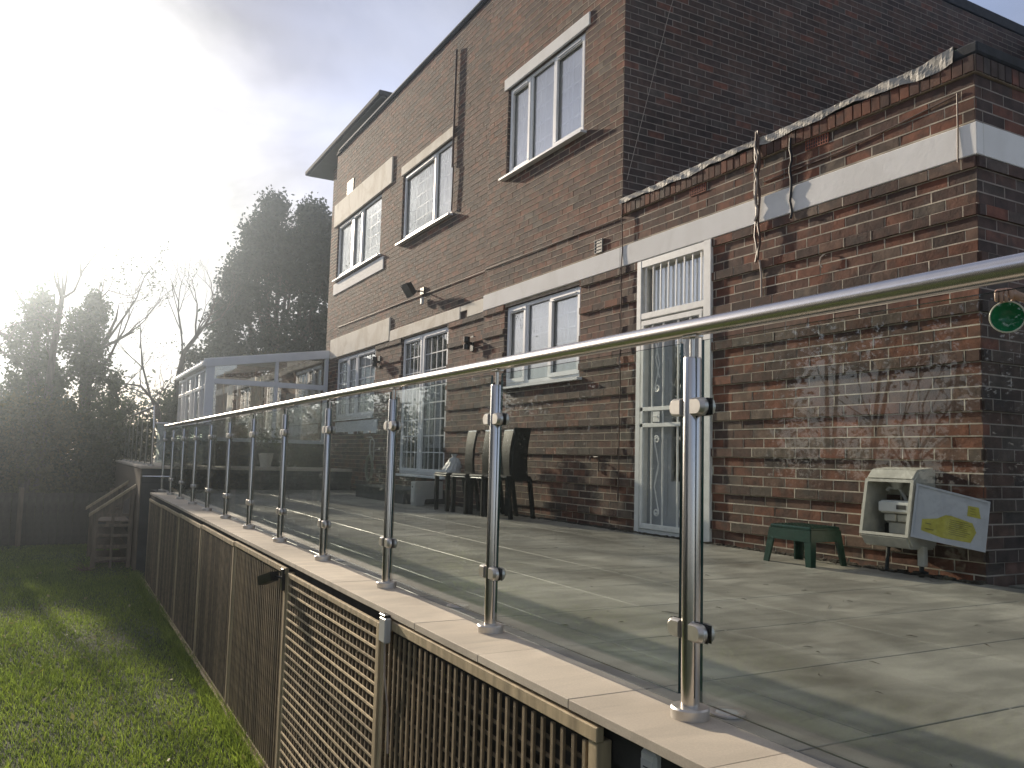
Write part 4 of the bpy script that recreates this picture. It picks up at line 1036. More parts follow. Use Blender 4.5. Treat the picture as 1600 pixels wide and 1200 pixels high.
slab_ = ['evergreen at the far corner of the lawn, left of the board fence', 'evergreen at the left of the lawn, next to the far corner one', 'third evergreen of the screen left of the lawn, counted from the far corner', 'fourth evergreen of the screen left of the lawn, counted from the far corner', 'narrow tall evergreen just beyond the low clipped bush left of the lawn', 'low clipped bush under the gap in the evergreen screen left of the lawn',
         'evergreen just nearer than the low clipped bush left of the lawn', 'broad evergreen left of the lawn, second from the camera', 'broad evergreen left of the lawn nearest the camera']
for (x, y, wy, z1), lb in zip(scr, slab_):
    shrub('screen_shrub', lb, 'shrub', x, y, .9, wy, LAWN+.2, z1, (330 if y > 12.5 else 200), 62, .13, 'ivy', 'evergreen screen left of the lawn', gap=-1.5 if y > 12.5 else -.85)
shrub('overhanging_tree', 'spreading evergreen crown above the low clipped bush left of the lawn', 'tree', -9.2, 9.7, 1.2, 2.2, 2.6, 5.6, 210, 60, .13, 'ivy', gap=-1.0)
for k, x in enumerate((-1.6, -4.8, -8.2, -12.0)):
    shrub('tall_shrub', ('tall dark shrub behind the ivy covered trunks', 'tall dark shrub left of the ivy covered trunks, in the row behind the fence', 'second tall dark shrub to the left in the row behind the fence', 'leftmost tall dark shrub in the row behind the fence')[k], 'shrub', x, 33.5, 1.9, 1.0, LAWN+.2, 3.3, 170, 60, .2, 'ivy', 'tall shrubs behind the garden fence', gap=-1.6)
# far belt of greenery that closes the horizon
def belt():
    a = random.uniform(-2.9, 2.9); R_ = random.uniform(52, 58); return (R_*math.sin(a), R_*math.cos(a), LAWN+random.uniform(.3, 5.0+1.6*math.sin(a*7)+math.sin(a*17))), random.uniform(.8, 1.6)
foliage('tree_belt', clumps(belt, 900, 70, 1.5, .8), .34, 'ivy', kind='stuff', label='distant belt of trees round the gardens', category='trees')

# fallen leaves on the lawn
pos = np.stack([rng.uniform(-2.3, 1.3, 150), rng.uniform(5, 17, 150), np.full(150, LAWN+.05)], 1); pos = np.concatenate([pos, pos[:90]*np.array([.8, .7, 1])+np.array([.3, 1.4, 0])])
foliage('fallen_leaves', pos, .055, 'fallen_leaf', kind='stuff', label='pale fallen leaves scattered on the lawn', category='leaves')

# ------------------------------------------------------------ raised terrace, its railing, conservatory
rt_ = MB(); rt_.box(1.34, XW+.03, 16.11, 26.5, -1.6, .352); rto = rt_.build('raised_terrace', 'terrace_face', kind='structure')
b = MB(); b.box(1.31, XW+.03, 16.07, 26.6, .353, .40, bev=.006); b.build('terrace_coping', 'coping_tile', rto)
for k, z in enumerate((.24, .10)): b = MB(); b.box(1.345, XW, 16.098, 16.108, z, z+.012); b.build('ledge', 'void_wall', rto)
bmt = bpy.data.meshes.new('cladding_board'); q = MB(); q.bbox(-.009, .009, -.07, .07, -1.45, .345, .003); bmt.from_pydata(q.v, [], q.f); bmt.materials.append(MATS['timber_old'])
y = 16.2
while y < 26.4: shared('cladding_board', bmt, rto, (1.328, y, 0)); y += .146
rtw = thing('steel_grab_rail', 'short horizontal steel rail fixed to the dark end wall of the raised terrace', 'rail', (1.5, 16.0, .22))
b = MB(); b.tube([(1.34, 16.03, .22), (1.86, 16.03, .22)], .014, 10); b.build('rail', 'steel', rtw, smooth=True)
b = MB(); b.tube([(1.38, 16.03, .22), (1.38, 16.10, .22)], .008, 8); b.tube([(1.82, 16.03, .22), (1.82, 16.10, .22)], .008, 8); b.build('bracket', 'steel', rtw)
rb = thing('terrace_balustrade', 'higher glass and steel railing standing on the raised terrace beyond the long railing', 'railing', (1.55, 16.4, .4))
ys = [16.35+1.15*k for k in range(8)]
for i, y in enumerate(ys):
    b = MB(); b.tube([(1.50, y, .40), (1.50, y, 1.22)], .022, 12); p = b.build('post', 'steel', rb, smooth=True)
    b = MB(); b.lathe([(0, .40), (.05, .40), (.05, .425), (0, .428)], (1.50, y, 0), n=18); b.build('base_flange', 'steel_cast', p)
    b = MB(); b.tube([(1.50, y, 1.2), (1.50, y, 1.46)], .007, 8); b.build('spigot', 'steel', p)
b = MB(); b.tube([(1.50, 16.33, 1.08), (1.50, 16.33, 1.47), (1.50, 24.5, 1.47)], .0254, 16); b.build('handrail', 'steel_rail', rb, smooth=True)
for i in range(len(ys)-1): pane(rb, 1.495, 1.505, ys[i]+.04, ys[i+1]-.04, .46, 1.22)
for i, (x0, x1) in enumerate(((1.56, 2.05), (2.1, 2.55))):
    pane(rb, x0, x1, 16.345, 16.355, .46, 1.15, 'x', 'frosted_glass')
    b = MB(); b.tube([(x1+.025, 16.35, .40), (x1+.025, 16.35, 1.18)], .022, 12); b.build('post', 'steel', rb, smooth=True)
b = MB(); b.tube([(1.50, 16.35, 1.17), (2.6, 16.35, 1.17)], .02, 12); b.build('handrail', 'steel', rb, smooth=True)

cv = thing('conservatory', 'white framed lean-to conservatory on the raised terrace against the far end of the house', 'conservatory', (2.6, 18, .4))
YF, XA, XB = 18.0, 2.58, 5.13; YB = 22.4
ez = lambda x: 2.58+(x-XA)*(2.96-2.58)/(XB-XA)
b = MB(); b.box(XA+.02, XB, YF+.02, YF+.14, .40, .90); b.box(XA+.02, XA+.14, YF+.14, YB, .40, .90); b.box(XA+.02, XB+.7, YB-.12, YB, .4, .9); b.build('dwarf_wall', 'void_wall', cv)
b = MB(); b.box(XA-.02, XB, YF-.03, YF+.1, .90, .975, bev=.005); b.box(XA-.03, XA+.1, YF+.1, YB, .90, .975, bev=.005); b.build('sill', 'upvc_grey', cv)
f = MB()
f.box(XA, XA+.17, YF, YF+.08, .975, 2.5, bev=.004); f.box(3.98, 4.05, YF, YF+.08, .975, 2.74, bev=.004); f.box(XB-.08, XB, YF, YF+.08, .975, 2.85, bev=.004)
f.box(XA+.17, 3.98, YF+.004, YF+.076, 2.08, 2.19, bev=.004); f.box(4.05, XB-.08, YF+.004, YF+.076, 2.08, 2.19, bev=.004)
f.prism([(XA-.05, YF-.03, ez(XA)-.17), (XB, YF-.03, ez(XB)-.17), (XB, YF-.03, ez(XB)), (XA-.05, YF-.03, ez(XA)-.01)], (0, .12, 0))
f.build('end_frame', 'upvc_grey', cv)
for (x0, x1, z0_, z1_) in ((XA+.17, 3.98, .975, 2.08), (4.05, XB-.08, .975, 2.08), (XA+.17, 3.98, 2.19, 2.5), (4.05, XB-.08, 2.19, 2.72)):
    b = MB(); b.box(x0, x1, YF+.04, YF+.046, z0_, z1_); b.build('pane', 'window_glass', cv)
ysd = [YF+.08+(YB-YF-.08)*k/6 for k in range(7)]
for k in range(6):
    a, c = ysd[k], ysd[k+1]; f = MB()
    f.box(XA, XA+.07, a, a+.06, .975, 2.4, bev=.004); f.box(XA, XA+.07, c-.06, c, .975, 2.4, bev=.004)
    f.box(XA, XA+.07, a+.06, c-.06, .975, 1.03, bev=.004); f.box(XA, XA+.07, a+.06, c-.06, 1.98, 2.05, bev=.004); f.box(XA, XA+.07, a+.06, c-.06, 2.34, 2.40, bev=.004)
    if k % 2 == 0: f.box(XA-.015, XA+.05, (a+c)/2-.02, (a+c)/2+.02, 1.03, 2.34, bev=.003)
    so_ = f.build('side_window', 'upvc', cv)
    b = MB(); b.box(XA+.03, XA+.036, a+.06, c-.06, 1.03, 1.98); b.box(XA+.03, XA+.036, a+.06, c-.06, 2.05, 2.34); b.build('pane', 'window_glass', so_)
b = MB(); b.box(XA-.09, XA-.0, YF-.05, YB, 2.42, 2.52, bev=.02); b.build('gutter', 'upvc', cv)
b = MB()
for k in range(9):
    y = YF+.02+(YB-YF-.06)*k/8; b.prism([(XA-.05, y, ez(XA)-.06), (XB, y, ez(XB)-.06), (XB, y, ez(XB)+.015), (XA-.05, y, ez(XA)+.01)], (0, .045, 0))
b.build('roof_bars', 'upvc', cv)
b = MB(); b.prism([(XA-.04, YF+.1, ez(XA)-.04), (XB, YF+.1, ez(XB)-.04), (XB, YF+.1, ez(XB)-.03), (XA-.04, YF+.1, ez(XA)-.03)], (0, YB-YF-.12, 0)); b.build('roof_glazing', 'frosted_glass', cv)
f = MB()
for x in (XA, 3.3, 4.0, 4.7): f.box(x, x+.07, YB-.07, YB, .9, 2.5)
f.box(XA, XB, YB-.072, YB+.002, 2.05, 2.12); f.box(XA, XB, YB-.072, YB+.002, 2.5, 2.6); f.build('back_frame', 'upvc', cv)
# things seen through the conservatory glass
for i, (x, y, w_, h_) in enumerate([(3.0, 19.4, .35, 1.9), (3.9, 20.2, .3, 2.1), (4.5, 19.2, .4, 1.7)]):
    b = MB(); n = 14; vs = []
    for k in range(n+1): vs += [(x+w_*k/n, y+.03*math.sin(k*1.6), .5), (x+w_*k/n, y+.03*math.sin(k*1.6), h_+.35)]
    b.add(vs, [(2*k, 2*k+1, 2*k+3, 2*k+2) for k in range(n)]); b.build('vertical_blind', 'curtain', cv)
b = MB()
for (x, y) in ((2.9, 20.6), (3.7, 21.0)):
    b.box(x, x+.5, y, y+.5, .85, .90); b.box(x, x+.5, y+.46, y+.5, .9, 1.35)
    for (dx, dy) in ((.02, .02), (.44, .02), (.02, .44), (.44, .44)): b.box(x+dx, x+dx+.04, y+dy, y+dy+.04, .41, .85)
gs_ = thing('garden_furniture', 'brown wooden garden furniture inside the conservatory', 'furniture', (3.2, 20.8, .4)); b.build('wooden_frame', 'timber_old', gs_)
b = MB(); b.box(XB-.09, XB-.01, 18.14, 22.3, .41, 2.8); b.build('inner_wall', 'brick_plain', cv)

# wooden frame with sloping rails at the foot of the terrace
ws = thing('log_store', 'brown timber store with sloping top rails against the side of the raised terrace', 'store', (1.0, 17, LAWN))
for y in (16.75, 18.6):
    b = MB(); b.box(.64, .72, y, y+.07, LAWN, -.46, bev=.004); b.build('post', 'timber_old', ws)
    b = MB(); b.box(1.22, 1.29, y, y+.07, LAWN, -.03, bev=.004); b.build('post', 'timber_old', ws)
    b = MB(); b.box(.94, .985, y+.012, y+.055, LAWN, -.27, bev=.004); b.build('post', 'timber_old', ws)
    b = MB(); b.prism([(.57, y-.02, -.53), (1.305, y-.02, .0), (1.305, y-.02, .055), (.57, y-.02, -.475)], (0, .12, 0)); b.build('top_rail', 'timber', ws)
    for k, z in enumerate((-1.30, -1.08, -.89, -.71, -.53)):
        b = MB(); b.box(.722, 1.218, y-.012, y+.010, z, z+.05, bev=.003); b.build('side_rail', 'timber_old', ws)
    b = MB(); b.prism([(.68, y+.03, -.60), (1.25, y+.03, -.16), (1.25, y+.03, -.02), (.68, y+.03, -.46)], (0, .02, 0)); b.build('side_board', 'timber_old', ws)
for k in range(4):
    z = LAWN+.10+.24*k; b = MB(); b.box(.70, 1.24, 16.83, 18.6, z, z+.02, bev=.003); b.build('shelf', 'timber_old', ws)
b = MB(); b.box(1.24, 1.28, 16.83, 18.6, LAWN, -.1); b.build('back_board', 'far_timber', ws)
dp = thing('dead_plant', 'small heap of dead twigs on the grass beside the timber store', 'twigs', (.55, 16.4, LAWN)); b = MB()
for k in range(26):
    a = random.uniform(0, 6.28); L_ = random.uniform(.1, .32); p = (.58+random.gauss(0, .06), 16.3+random.gauss(0, .06), LAWN+.04)
    b.tube([p, (p[0]+math.cos(a)*L_, p[1]+math.sin(a)*L_, LAWN+.05+random.uniform(0, .14))], [.006, .003], 4)
b.build('twigs', 'timber_old', dp)

# ------------------------------------------------------------ dark step below the sliding door
st_ = thing('door_step', 'low dark tiled step in front of the sliding door', 'step', (4.4, 11.4, 0))
b = MB(); b.box(4.44, XL-.03, 11.43, 13.62, 0.001, .178); b.build('step_body', 'terrace_face', st_)
b = MB(); b.box(4.40, XL-.03, 11.40, 13.65, .18, .203, bev=.003); b.build('step_top', 'terrace_face', st_)

# ------------------------------------------------------------ chairs
def make_chair():
    t = thing('dining_chair', '', 'chair', (0, 0, 0), 'black high backed dining chairs against the wall')
    # faces -X ; back at +X
    b = MB(); b.bbox(-.235, .20, -.205, .205, .445, .495, .018); b.build('seat', 'leather', t)
    b = MB(); b.tube([(-.236, -.2, .455), (-.236, .2, .455)], .006, 8); b.build('seat_trim', 'chrome', t)
    for sx_, sy_ in ((-1, -1), (-1, 1)):
        b = MB(); b.bbox(-.225, -.175, sy_*.178-.0225, sy_*.178+.0225, 0, .445, .003); b.build('leg', 'leather', t)
    for sy_ in (-1, 1):
        b = MB(); b.prism([(.235, sy_*.178-.02, 0), (.275, sy_*.178-.02, 0), (.205, sy_*.178-.02, .46), (.16, sy_*.178-.02, .46)], (0, .04, 0)); b.build('leg', 'leather', t)
    # curved padded back
    b = MB(); lay = 12; vs = []
    for k in range(lay+1):
        s = k/lay; z = .44+.60*s; x = .20+.020*math.sin(s*math.pi)*-1+.030*s*s; hw = .125-.010*math.sin(s*math.pi)
        th = .016
        vs += [(x-th, -hw, z), (x-th*1.2, 0, z), (x-th, hw, z), (x+th, hw, z), (x+th, 0, z), (x+th, -hw, z)]
    fs = [(k*6+j, k*6+(j+1) % 6, (k+1)*6+(j+1) % 6, (k+1)*6+j) for k in range(lay) for j in range(6)]+[(0, 1, 2, 3, 4, 5), tuple(lay*6+j for j in range(6))]
    b.add(vs, fs); bk = b.build('backrest', 'leather', t, smooth=True)
    b = MB(); b.tube([(.230, -.125, 1.045), (.230, .125, 1.045)], .017, 10); b.build('top_cap', 'chrome', bk, smooth=True)
    return t
ch = make_chair()
spec = [(4.66, 10.10, 0.0, 'black high backed chair at the left end of the row holding a white bag', 0), (4.68, 9.60, .04, 'second black high backed chair from the sliding door, its seat empty', 0),
        (4.72, 9.18, -.03, 'third black high backed chair, half hidden by the steel railing post', 0), (4.74, 8.80, math.radians(-76), 'black chair at the right end of the row, its back towards the camera', 1)]
for i, (x, y, rz, lab, _) in enumerate(spec):
    c = ch if i == 0 else copy_tree(ch)
    c.location = (x, y, .0); c.rotation_euler = (0, 0, rz); c['label'] = lab
# the turned chair has a plain black top
last = c
for ch_ in kids(c):
    if ch_.name.startswith('backrest'):
        for g in kids(ch_):
            g.data = g.data.copy(); g.data.materials[0] = MATS['leather']
# crumpled white bag on the first chair
b = MB(); n, m_ = 18, 12; vs = []
for j in range(m_+1):
    s = j/m_
    for k in range(n):
        a = 2*math.pi*k/n; r = (.13*(1-s)**.6+.018)*(1+.16*math.sin(a*3+s*5)+.10*math.sin(a*7+j)); 
        if s > .75: r = .022+.05*(s-.75)*(1+.5*math.sin(a*4))*2
        vs.append((4.56+r*math.cos(a)*.8+.02*s, 10.04+r*math.sin(a)+(-.03*s), .497+.24*s))
fs = [(j*n+k, j*n+(k+1) % n, (j+1)*n+(k+1) % n, (j+1)*n+k) for j in range(m_) for k in range(n)]+[tuple(range(n))[::-1]]
b.add(vs, fs); b.build('plastic_bag', 'bag', label='crumpled white plastic bag standing on the seat of the leftmost black chair', category='bag')
# pale plastic unit on the deck
t = thing('storage_heater', 'pale grey panel heater with a notched foot on the patio beside the dark step', 'heater', (4.5, 10.95, 0))
b = MB()
poly = [(4.42, 10.92, .005), (4.42, 10.92, .345), (4.86, 10.98, .345), (4.86, 10.98, .10), (4.60, 10.95, .10), (4.58, 10.95, .085), (4.56, 10.94, .005)]
b.prism(poly, (-.0, .16, 0)); b.build('body', 'grey_plastic', t)
b = MB(); b.box(4.405, 4.419, 10.94, 11.06, .05, .335, bev=.004); b.build('side_cover', 'white_plastic', t)
b = MB(); b.lathe([(.0, 0), (.012, 0), (.010, .008), (0, .009)], (4.405, 11.0, .27), (-1, 0, 0), 14); b.build('knob', 'black_plastic', t)

# ------------------------------------------------------------ green step stool
t = thing('step_stool', 'small dark green plastic step stool on the patio below the meter box', 'stool', (4.80, 4.38, 0))
cx_, cy_ = 4.80, 4.36
b = MB(); b.bbox(cx_-.15, cx_+.15, cy_-.19, cy_+.19, .245, .272, .008); b.build('top', 'green_plastic', t)
b = MB()
for i in range(9):
    for j in range(11): b.box(cx_-.125+i*.031-.005, cx_-.125+i*.031+.005, cy_-.165+j*.033-.010, cy_-.165+j*.033+.010, .2715, .2765)
b.build('grip_ribs', 'green_plastic', t)
b = MB()
for sx_, sy_ in ((-1, -1), (-1, 1), (1, -1), (1, 1)):
    pass
def taperbox(b, x0, x1, y0, y1, z0, X0_, X1_, Y0_, Y1_, z1):
    b.add([(x0, y0, z0), (x1, y0, z0), (x1, y1, z0), (x0, y1, z0), (X0_, Y0_, z1), (X1_, Y0_, z1), (X1_, Y1_, z1), (X0_, Y1_, z1)], [(0, 3, 2, 1), (4, 5, 6, 7), (0, 1, 5, 4), (1, 2, 6, 5), (2, 3, 7, 6), (3, 0, 4, 7)])
for sx_, y_a, y_b in ((-1, -.19, .19), (1, -.19, .19)):
    taperbox(b, cx_+sx_*.158-.006, cx_+sx_*.158+.006, cy_-.2, cy_+.2, .17, cx_+sx_*.148-.006, cx_+sx_*.148+.006, cy_-.19, cy_+.19, .25)
for sy_ in (-1, 1): taperbox(b, cx_-.158, cx_+.158, cy_+sy_*.198-.006, cy_+sy_*.198+.006, .17, cx_-.148, cx_+.148, cy_+sy_*.188-.006, cy_+sy_*.188+.006, .25)
b.build('apron', 'green_plastic', t)
for sx_ in (-1, 1):
    for sy_ in (-1, 1):
        b = MB(); o1, o2 = .182, .222; i1, i2 = .158, .198
        taperbox(b, *(sorted((cx_+sx_*o1, cx_+sx_*(o1-.014)))), *(sorted((cy_+sy_*o2, cy_+sy_*(o2-.048)))), 0, *(sorted((cx_+sx_*i1, cx_+sx_*(i1-.016)))), *(sorted((cy_+sy_*i2, cy_+sy_*(i2-.062)))), .20)
        taperbox(b, *(sorted((cx_+sx_*(o1-.015), cx_+sx_*(o1-.048)))), *(sorted((cy_+sy_*o2, cy_+sy_*(o2-.014)))), 0, *(sorted((cx_+sx_*(i1-.017), cx_+sx_*(i1-.056)))), *(sorted((cy_+sy_*i2, cy_+sy_*(i2-.016)))), .20)
        b.build('leg', 'green_plastic', t)

# ------------------------------------------------------------ gas meter box
t = thing('meter_box', 'cream gas meter box with its door hanging open, low on the brick wall', 'meter box', (XW, 3.9, .45))
yA, yB, zA, zB = 3.54, 3.91, .235, .675     # near / far side, bottom / top
xf0, xf1 = 4.86, 4.96                        # front plane leans back towards the top
b = MB(); T = .014
sec = [(XW-.004, zA-.05), (xf0+.02, zA-.04), (xf0-.02, zA+.02), (xf1-.05, zB-.05), (xf1-.0, zB+.005), (XW-.004, zB+.02)]
for yy in (yA, yB-T): b.prism([(x, yy, z) for x, z in sec], (0, T, 0))
for (p, q) in ((0, 1), (1, 2), (3, 4), (4, 5), (5, 0)):
    (x0, z0_), (x1, z1_) = sec[p], sec[q]; d = Vector((x1-x0, 0, z1_-z0_)).normalized(); nrm = Vector((-d.z, 0, d.x))*T
    b.prism([(x0, yA+T, z0_), (x1, yA+T, z1_), (x1-nrm.x*-1, yA+T, z1_+nrm.z), (x0+nrm.x, yA+T, z0_+nrm.z)], (0, yB-yA-2*T, 0))
mb_ = b.build('case', 'meter_box', t)
(px0, pz0), (px1, pz1) = sec[2], sec[3]
b = MB()
def onf(s, y, d=0.0):
    return (px0+(px1-px0)*s-d*.96, y, pz0+(pz1-pz0)*s+d*.1)
for (s0, s1, a, c) in ((0, .05, yA, yB), (.95, 1, yA, yB), (.05, .95, yA, yA+.022), (.05, .95, yB-.022, yB)):
    b.prism([onf(s0, a, 0), onf(s1, a, 0), onf(s1, a, .014), onf(s0, a, .014)], (0, c-a, 0))
b.build('front_frame', 'meter_box', t)
b = MB(); b.box(XW-.19, XW-.03, yA+.05, yA+.28, .40, .485, bev=.006); b.box(XW-.21, XW-.191, yA+.05, yA+.28, .41, .475, bev=.004); mt2 = b.build('gas_meter', 'white_plastic', t)
b = MB(); b.box(XW-.2135, XW-.2105, yA+.07, yA+.14, .43, .458); b.build('meter_display', 'ink', mt2)
b = MB(); b.box(XW-.18, XW-.04, yA+.05, yA+.16, .345, .395, bev=.006); b.box(XW-.18, XW-.04, yA+.17, yA+.26, .345, .395, bev=.006); b.box(XW-.16, XW-.04, yA+.06, yA+.24, .265, .34, bev=.004); b.build('meter_base', 'meter_box', mt2)
b = MB(); b.lathe([(0, 0), (.03, 0), (.045, .04), (.045, .055), (.02, .06), (.02, .10), (0, .10)], (XW-.09, yA+.22, .56), n=16); b.tube([(XW-.09, yA+.22, .57), (XW-.09, yA+.28, .57), (XW-.09, yA+.30, .55)], .014, 8)
b.tube([(XW-.09, yA+.2, .56), (XW-.09, yA+.16, .50), (XW-.09, yA+.14, .46)], .012, 8); b.build('regulator', 'grey_plastic', mt2, smooth=True)
b = MB(); b.tube([(XW-.10, yA+.29, .25), (XW-.10, yA+.285, .46)], .006, 8); b.build('white_rod', 'white_plastic', mt2)
b = MB(); b.box(XW-.12, XW-.06, yA+.25, yA+.31, .255, .33, bev=.01); b.build('valve', 'black_plastic', mt2)
# open door, hinged on the near side
Hb, Ht = Vector(onf(.0, yA-.004)), Vector(onf(1.0, yA-.004)); 
fb_, ft_ = Vector((5.03, 3.155, .195)), Vector((5.06, 3.15, .575))
P0 = Hb+Vector((0, -.01, .01)); P3 = Ht+Vector((0, -.01, -.02)); P1 = Vector((5.03, 3.155, .20)); P2 = P1+(P3-P0)*.90
nrm = (P1-P0).cross(P3-P0).normalized()
if nrm.x > 0: nrm = -nrm
b = MB(); b.prism([P0, P1, P2, P3], nrm*.012); 
for (a, c, e, g) in ((0, 0, 1, .04), (0, .96, 1, 1)): pass
door = b.build('door', 'meter_door', t)
def dp_(u, v, d): 
    p = (P0.lerp(P1, u)).lerp(P3.lerp(P2, u), v); return p+nrm*(.012+d)
b = MB()
for (u0, u1, v0, v1) in ((0, 1, 0, .035), (0, 1, .965, 1), (0, .03, .035, .965), (.97, 1, .035, .965)):
    b.prism([dp_(u0, v0, 0), dp_(u1, v0, 0), dp_(u1, v1, 0), dp_(u0, v1, 0)], nrm*.008)
b.build('door_rim', 'meter_door', door)
b = MB(); b.prism([dp_(.13, .16, .001), dp_(.42, .10, .001), dp_(.80, .12, .001), dp_(.86, .34, .001), (dp_(.80, .50, .001)), dp_(.52, .55, .001), dp_(.44, .54, .001), dp_(.33, .44, .001), dp_(.13, .37, .001)], nrm*.0008); b.build('yellow_notice', 'sticker', door)
b = MB()
for k in range(8): b.prism([dp_(.50, .20+.038*k, .003), dp_(.50+random.uniform(.2, .3), .20+.038*k, .003), dp_(.50+random.uniform(.2, .3), .209+.038*k, .003), dp_(.50, .209+.038*k, .003)], nrm*.0006)
b.prism([dp_(.18, .20, .003), dp_(.30, .20, .003), dp_(.30, .215, .003), dp_(.18, .215, .003)], nrm*.0006); b.prism([dp_(.18, .30, .003), dp_(.26, .30, .003), dp_(.26, .315, .003), dp_(.18, .315, .003)], nrm*.0006)
b.build('notice_print', 'sticker_print', door)
b = MB(); b.prism([dp_(.72, .62, .001), dp_(.90, .62, .001), dp_(.86, .83, .001), dp_(.72, .82, .001)], nrm*.0008); b.build('yellow_label', 'sticker', door)
b = MB()
for k in range(3): b.prism([dp_(.75, .67+.05*k, .003), dp_(.83, .67+.05*k, .003), dp_(.83, .677+.05*k, .003), dp_(.75, .677+.05*k, .003)], nrm*.0006)
b.build('label_print', 'sticker_print', door)
b = MB(); b.tube([(XW-.06, yA+.07, .19), (XW-.06, yA+.07, .03), (XW-.03, yA+.05, .01)], .016, 10); b.tube([(XW-.08, yA+.30, .2), (XW-.08, yA+.32, .01)], .013, 10); b.build('gas_pipe', 'terrace_face', t, smooth=True)
b = MB(); b.box(xf0+.1, xf0+.14, yA-.02, yA+.03, .07, .20, bev=.004); b.build('drop_bracket', 'meter_box', t)

# ------------------------------------------------------------ cables and lamps on the wall
def cable(label, pts_list, r, m, name='wall_cable'):
    b = MB()
    for pts in pts_list: b.tube(pts, r, 7)
    return b.build(name, m, smooth=True, label=label, category='cable')
def wav(y, z0, z1, amp, x, n=14, ph=0):
    return [(x+.004*math.sin(k*2.1+ph), y+amp*math.sin(k*1.35+ph), z0+(z1-z0)*k/n) for k in range(n+1)]
cable('bundle of brown and pale cables hanging from the parapet across the white band', [[(XW+.04, 5.12, 3.52), (XW-.05, 5.11, 3.53)]+wav(5.115, 3.46, 2.40, .012, XW-.045), [(XW+.04, 5.08, 3.52), (XW-.05, 5.09, 3.53)]+wav(5.085, 3.46, 2.42, .012, XW-.042, ph=1.6)], .0105, 'cable_brown')
cable('pale single cable running down the wall below the cable bundle', [[(XW-.03, 5.09, 2.42), (XW-.015, 5.085, 2.3), (XW-.012, 5.085, 2.02)], wav(5.10, 3.45, 2.75, .015, XW-.06, ph=.8)], .0085, 'cable_pale')
cable('short black cable crossing the white band left of the second air brick', [wav(4.74, 3.36, 2.69, .008, XW-.035)], .011, 'black_plastic')
cable('thin cable clipped to the low parapet near its right corner', [[(XW-.03, 3.31, 3.19), (XW-.028, 3.313, 2.95), (XW-.032, 3.315, 2.72)], [(XW-.01, 3.31, 3.19), (XW-.008, 3.8, 3.14), (XW-.008, 4.3, 3.10), (XW-.008, 5.0, 3.09), (XW-.008, 5.07, 3.09)]], .0055, 'cable_brown')
cable('thin cable running down the wall between the window and the side door', [wav(7.06, 3.55, .30, .006, XW-.03, 20)], .006, 'cable_brown')
cable('long thin aerial wire slanting down the dark side wall', [[(6.25, 7.08, 7.4), (5.7, 7.08, 5.7), (5.16, 7.08, 3.7)]], .0035, 'cable_pale', 'aerial_wire')
cable('long horizontal cable above the ground floor windows', [[(XL-.012, 17.5, 3.42), (XL-.012, 13.4, 3.37), (XL-.012, 10.4, 3.33), (XW-.012, 10.3, 3.33), (XW-.012, 7.15, 3.28)]], .007, 'cable_brown')
b = MB(); b.tube([(XL-.03, 11.6, 7.1), (XL-.03, 11.62, 5.2)], .018, 8); b.tube([(XL-.035, 11.57, 5.2), (XL-.03, 11.6, 4.5)], .012, 8); b.build('waste_pipe', 'cable_brown', smooth=True, label='thin brown pipe running down beside the middle upstairs window', category='pipe')
cable('small curl of cable sticking out of the bricks right of the cable bundle', [[(XW, 4.42, 2.32), (XW-.02, 4.42, 2.33), (XW-.03, 4.45, 2.31), (XW-.03, 4.46, 2.26), (XW-.02, 4.44, 2.23)]], .005, 'cable_pale')
t = thing('wall_tap', 'small outdoor tap on the brick wall left of the side door', 'tap', (XW, 7.5, .75)); b = MB()
b.tube([(XW, 7.55, .74), (XW-.05, 7.55, .74), (XW-.06, 7.55, .70)], .009, 8); b.tube([(XW-.02, 7.45, .74), (XW-.02, 7.60, .74)], .007, 8); b.tube([(XW-.012, 7.45, .74), (XW-.012, 7.45, .58)], .007, 8); b.build('tap_body', 'cable_brown', t)
# floodlight
t = thing('floodlight', 'black floodlight on a bracket above the sliding door, aimed at the patio', 'lamp', (XL, 12.9, 3.4)); b = MB()
ax = Vector((-.75, .1, -.5)).normalized(); c0 = Vector((XL-.20, 12.85, 3.45)); sx = Vector((.05, 1, 0)).normalized(); sz = ax.cross(sx)
P8 = [c0+ax*a_+sx*p_*(1-.2*(a_ < 0))+sz*q_*(1-.2*(a_ < 0)) for a_ in (-.035, .045) for p_ in (-.15, .15) for q_ in (-.12, .12)]
b.add(P8, [(0, 1, 3, 2), (4, 6, 7, 5), (0, 4, 5, 1), (2, 3, 7, 6), (0, 2, 6, 4), (1, 5, 7, 3)])
for k in range(7): p = c0-ax*.05+sx*(-.12+.04*k); b.add([p-sx*.004-sz*.1, p+sx*.004-sz*.1, p+sx*.004+sz*.1, p-sx*.004+sz*.1, p-sx*.004-sz*.1+ax*.02, p+sx*.004-sz*.1+ax*.02, p+sx*.004+sz*.1+ax*.02, p-sx*.004+sz*.1+ax*.02], [(0, 1, 2, 3), (0, 4, 5, 1), (2, 6, 7, 3), (1, 5, 6, 2), (0, 3, 7, 4)])
hd_ = b.build('lamp_head', 'black_plastic', t)
b = MB(); b.tube([(XL, 12.7, 3.42), (XL-.12, 12.75, 3.42), (XL-.19, 12.85, 3.42)], .012, 8); b.box(XL-.03, XL, 12.62, 12.78, 3.36, 3.48, bev=.004); b.build('bracket', 'black_plastic', t)
b = MB(); b.box(XL-.07, XL-.02, 12.60, 12.67, 3.18, 3.30, bev=.01); b.build('sensor', 'white_plastic', t)
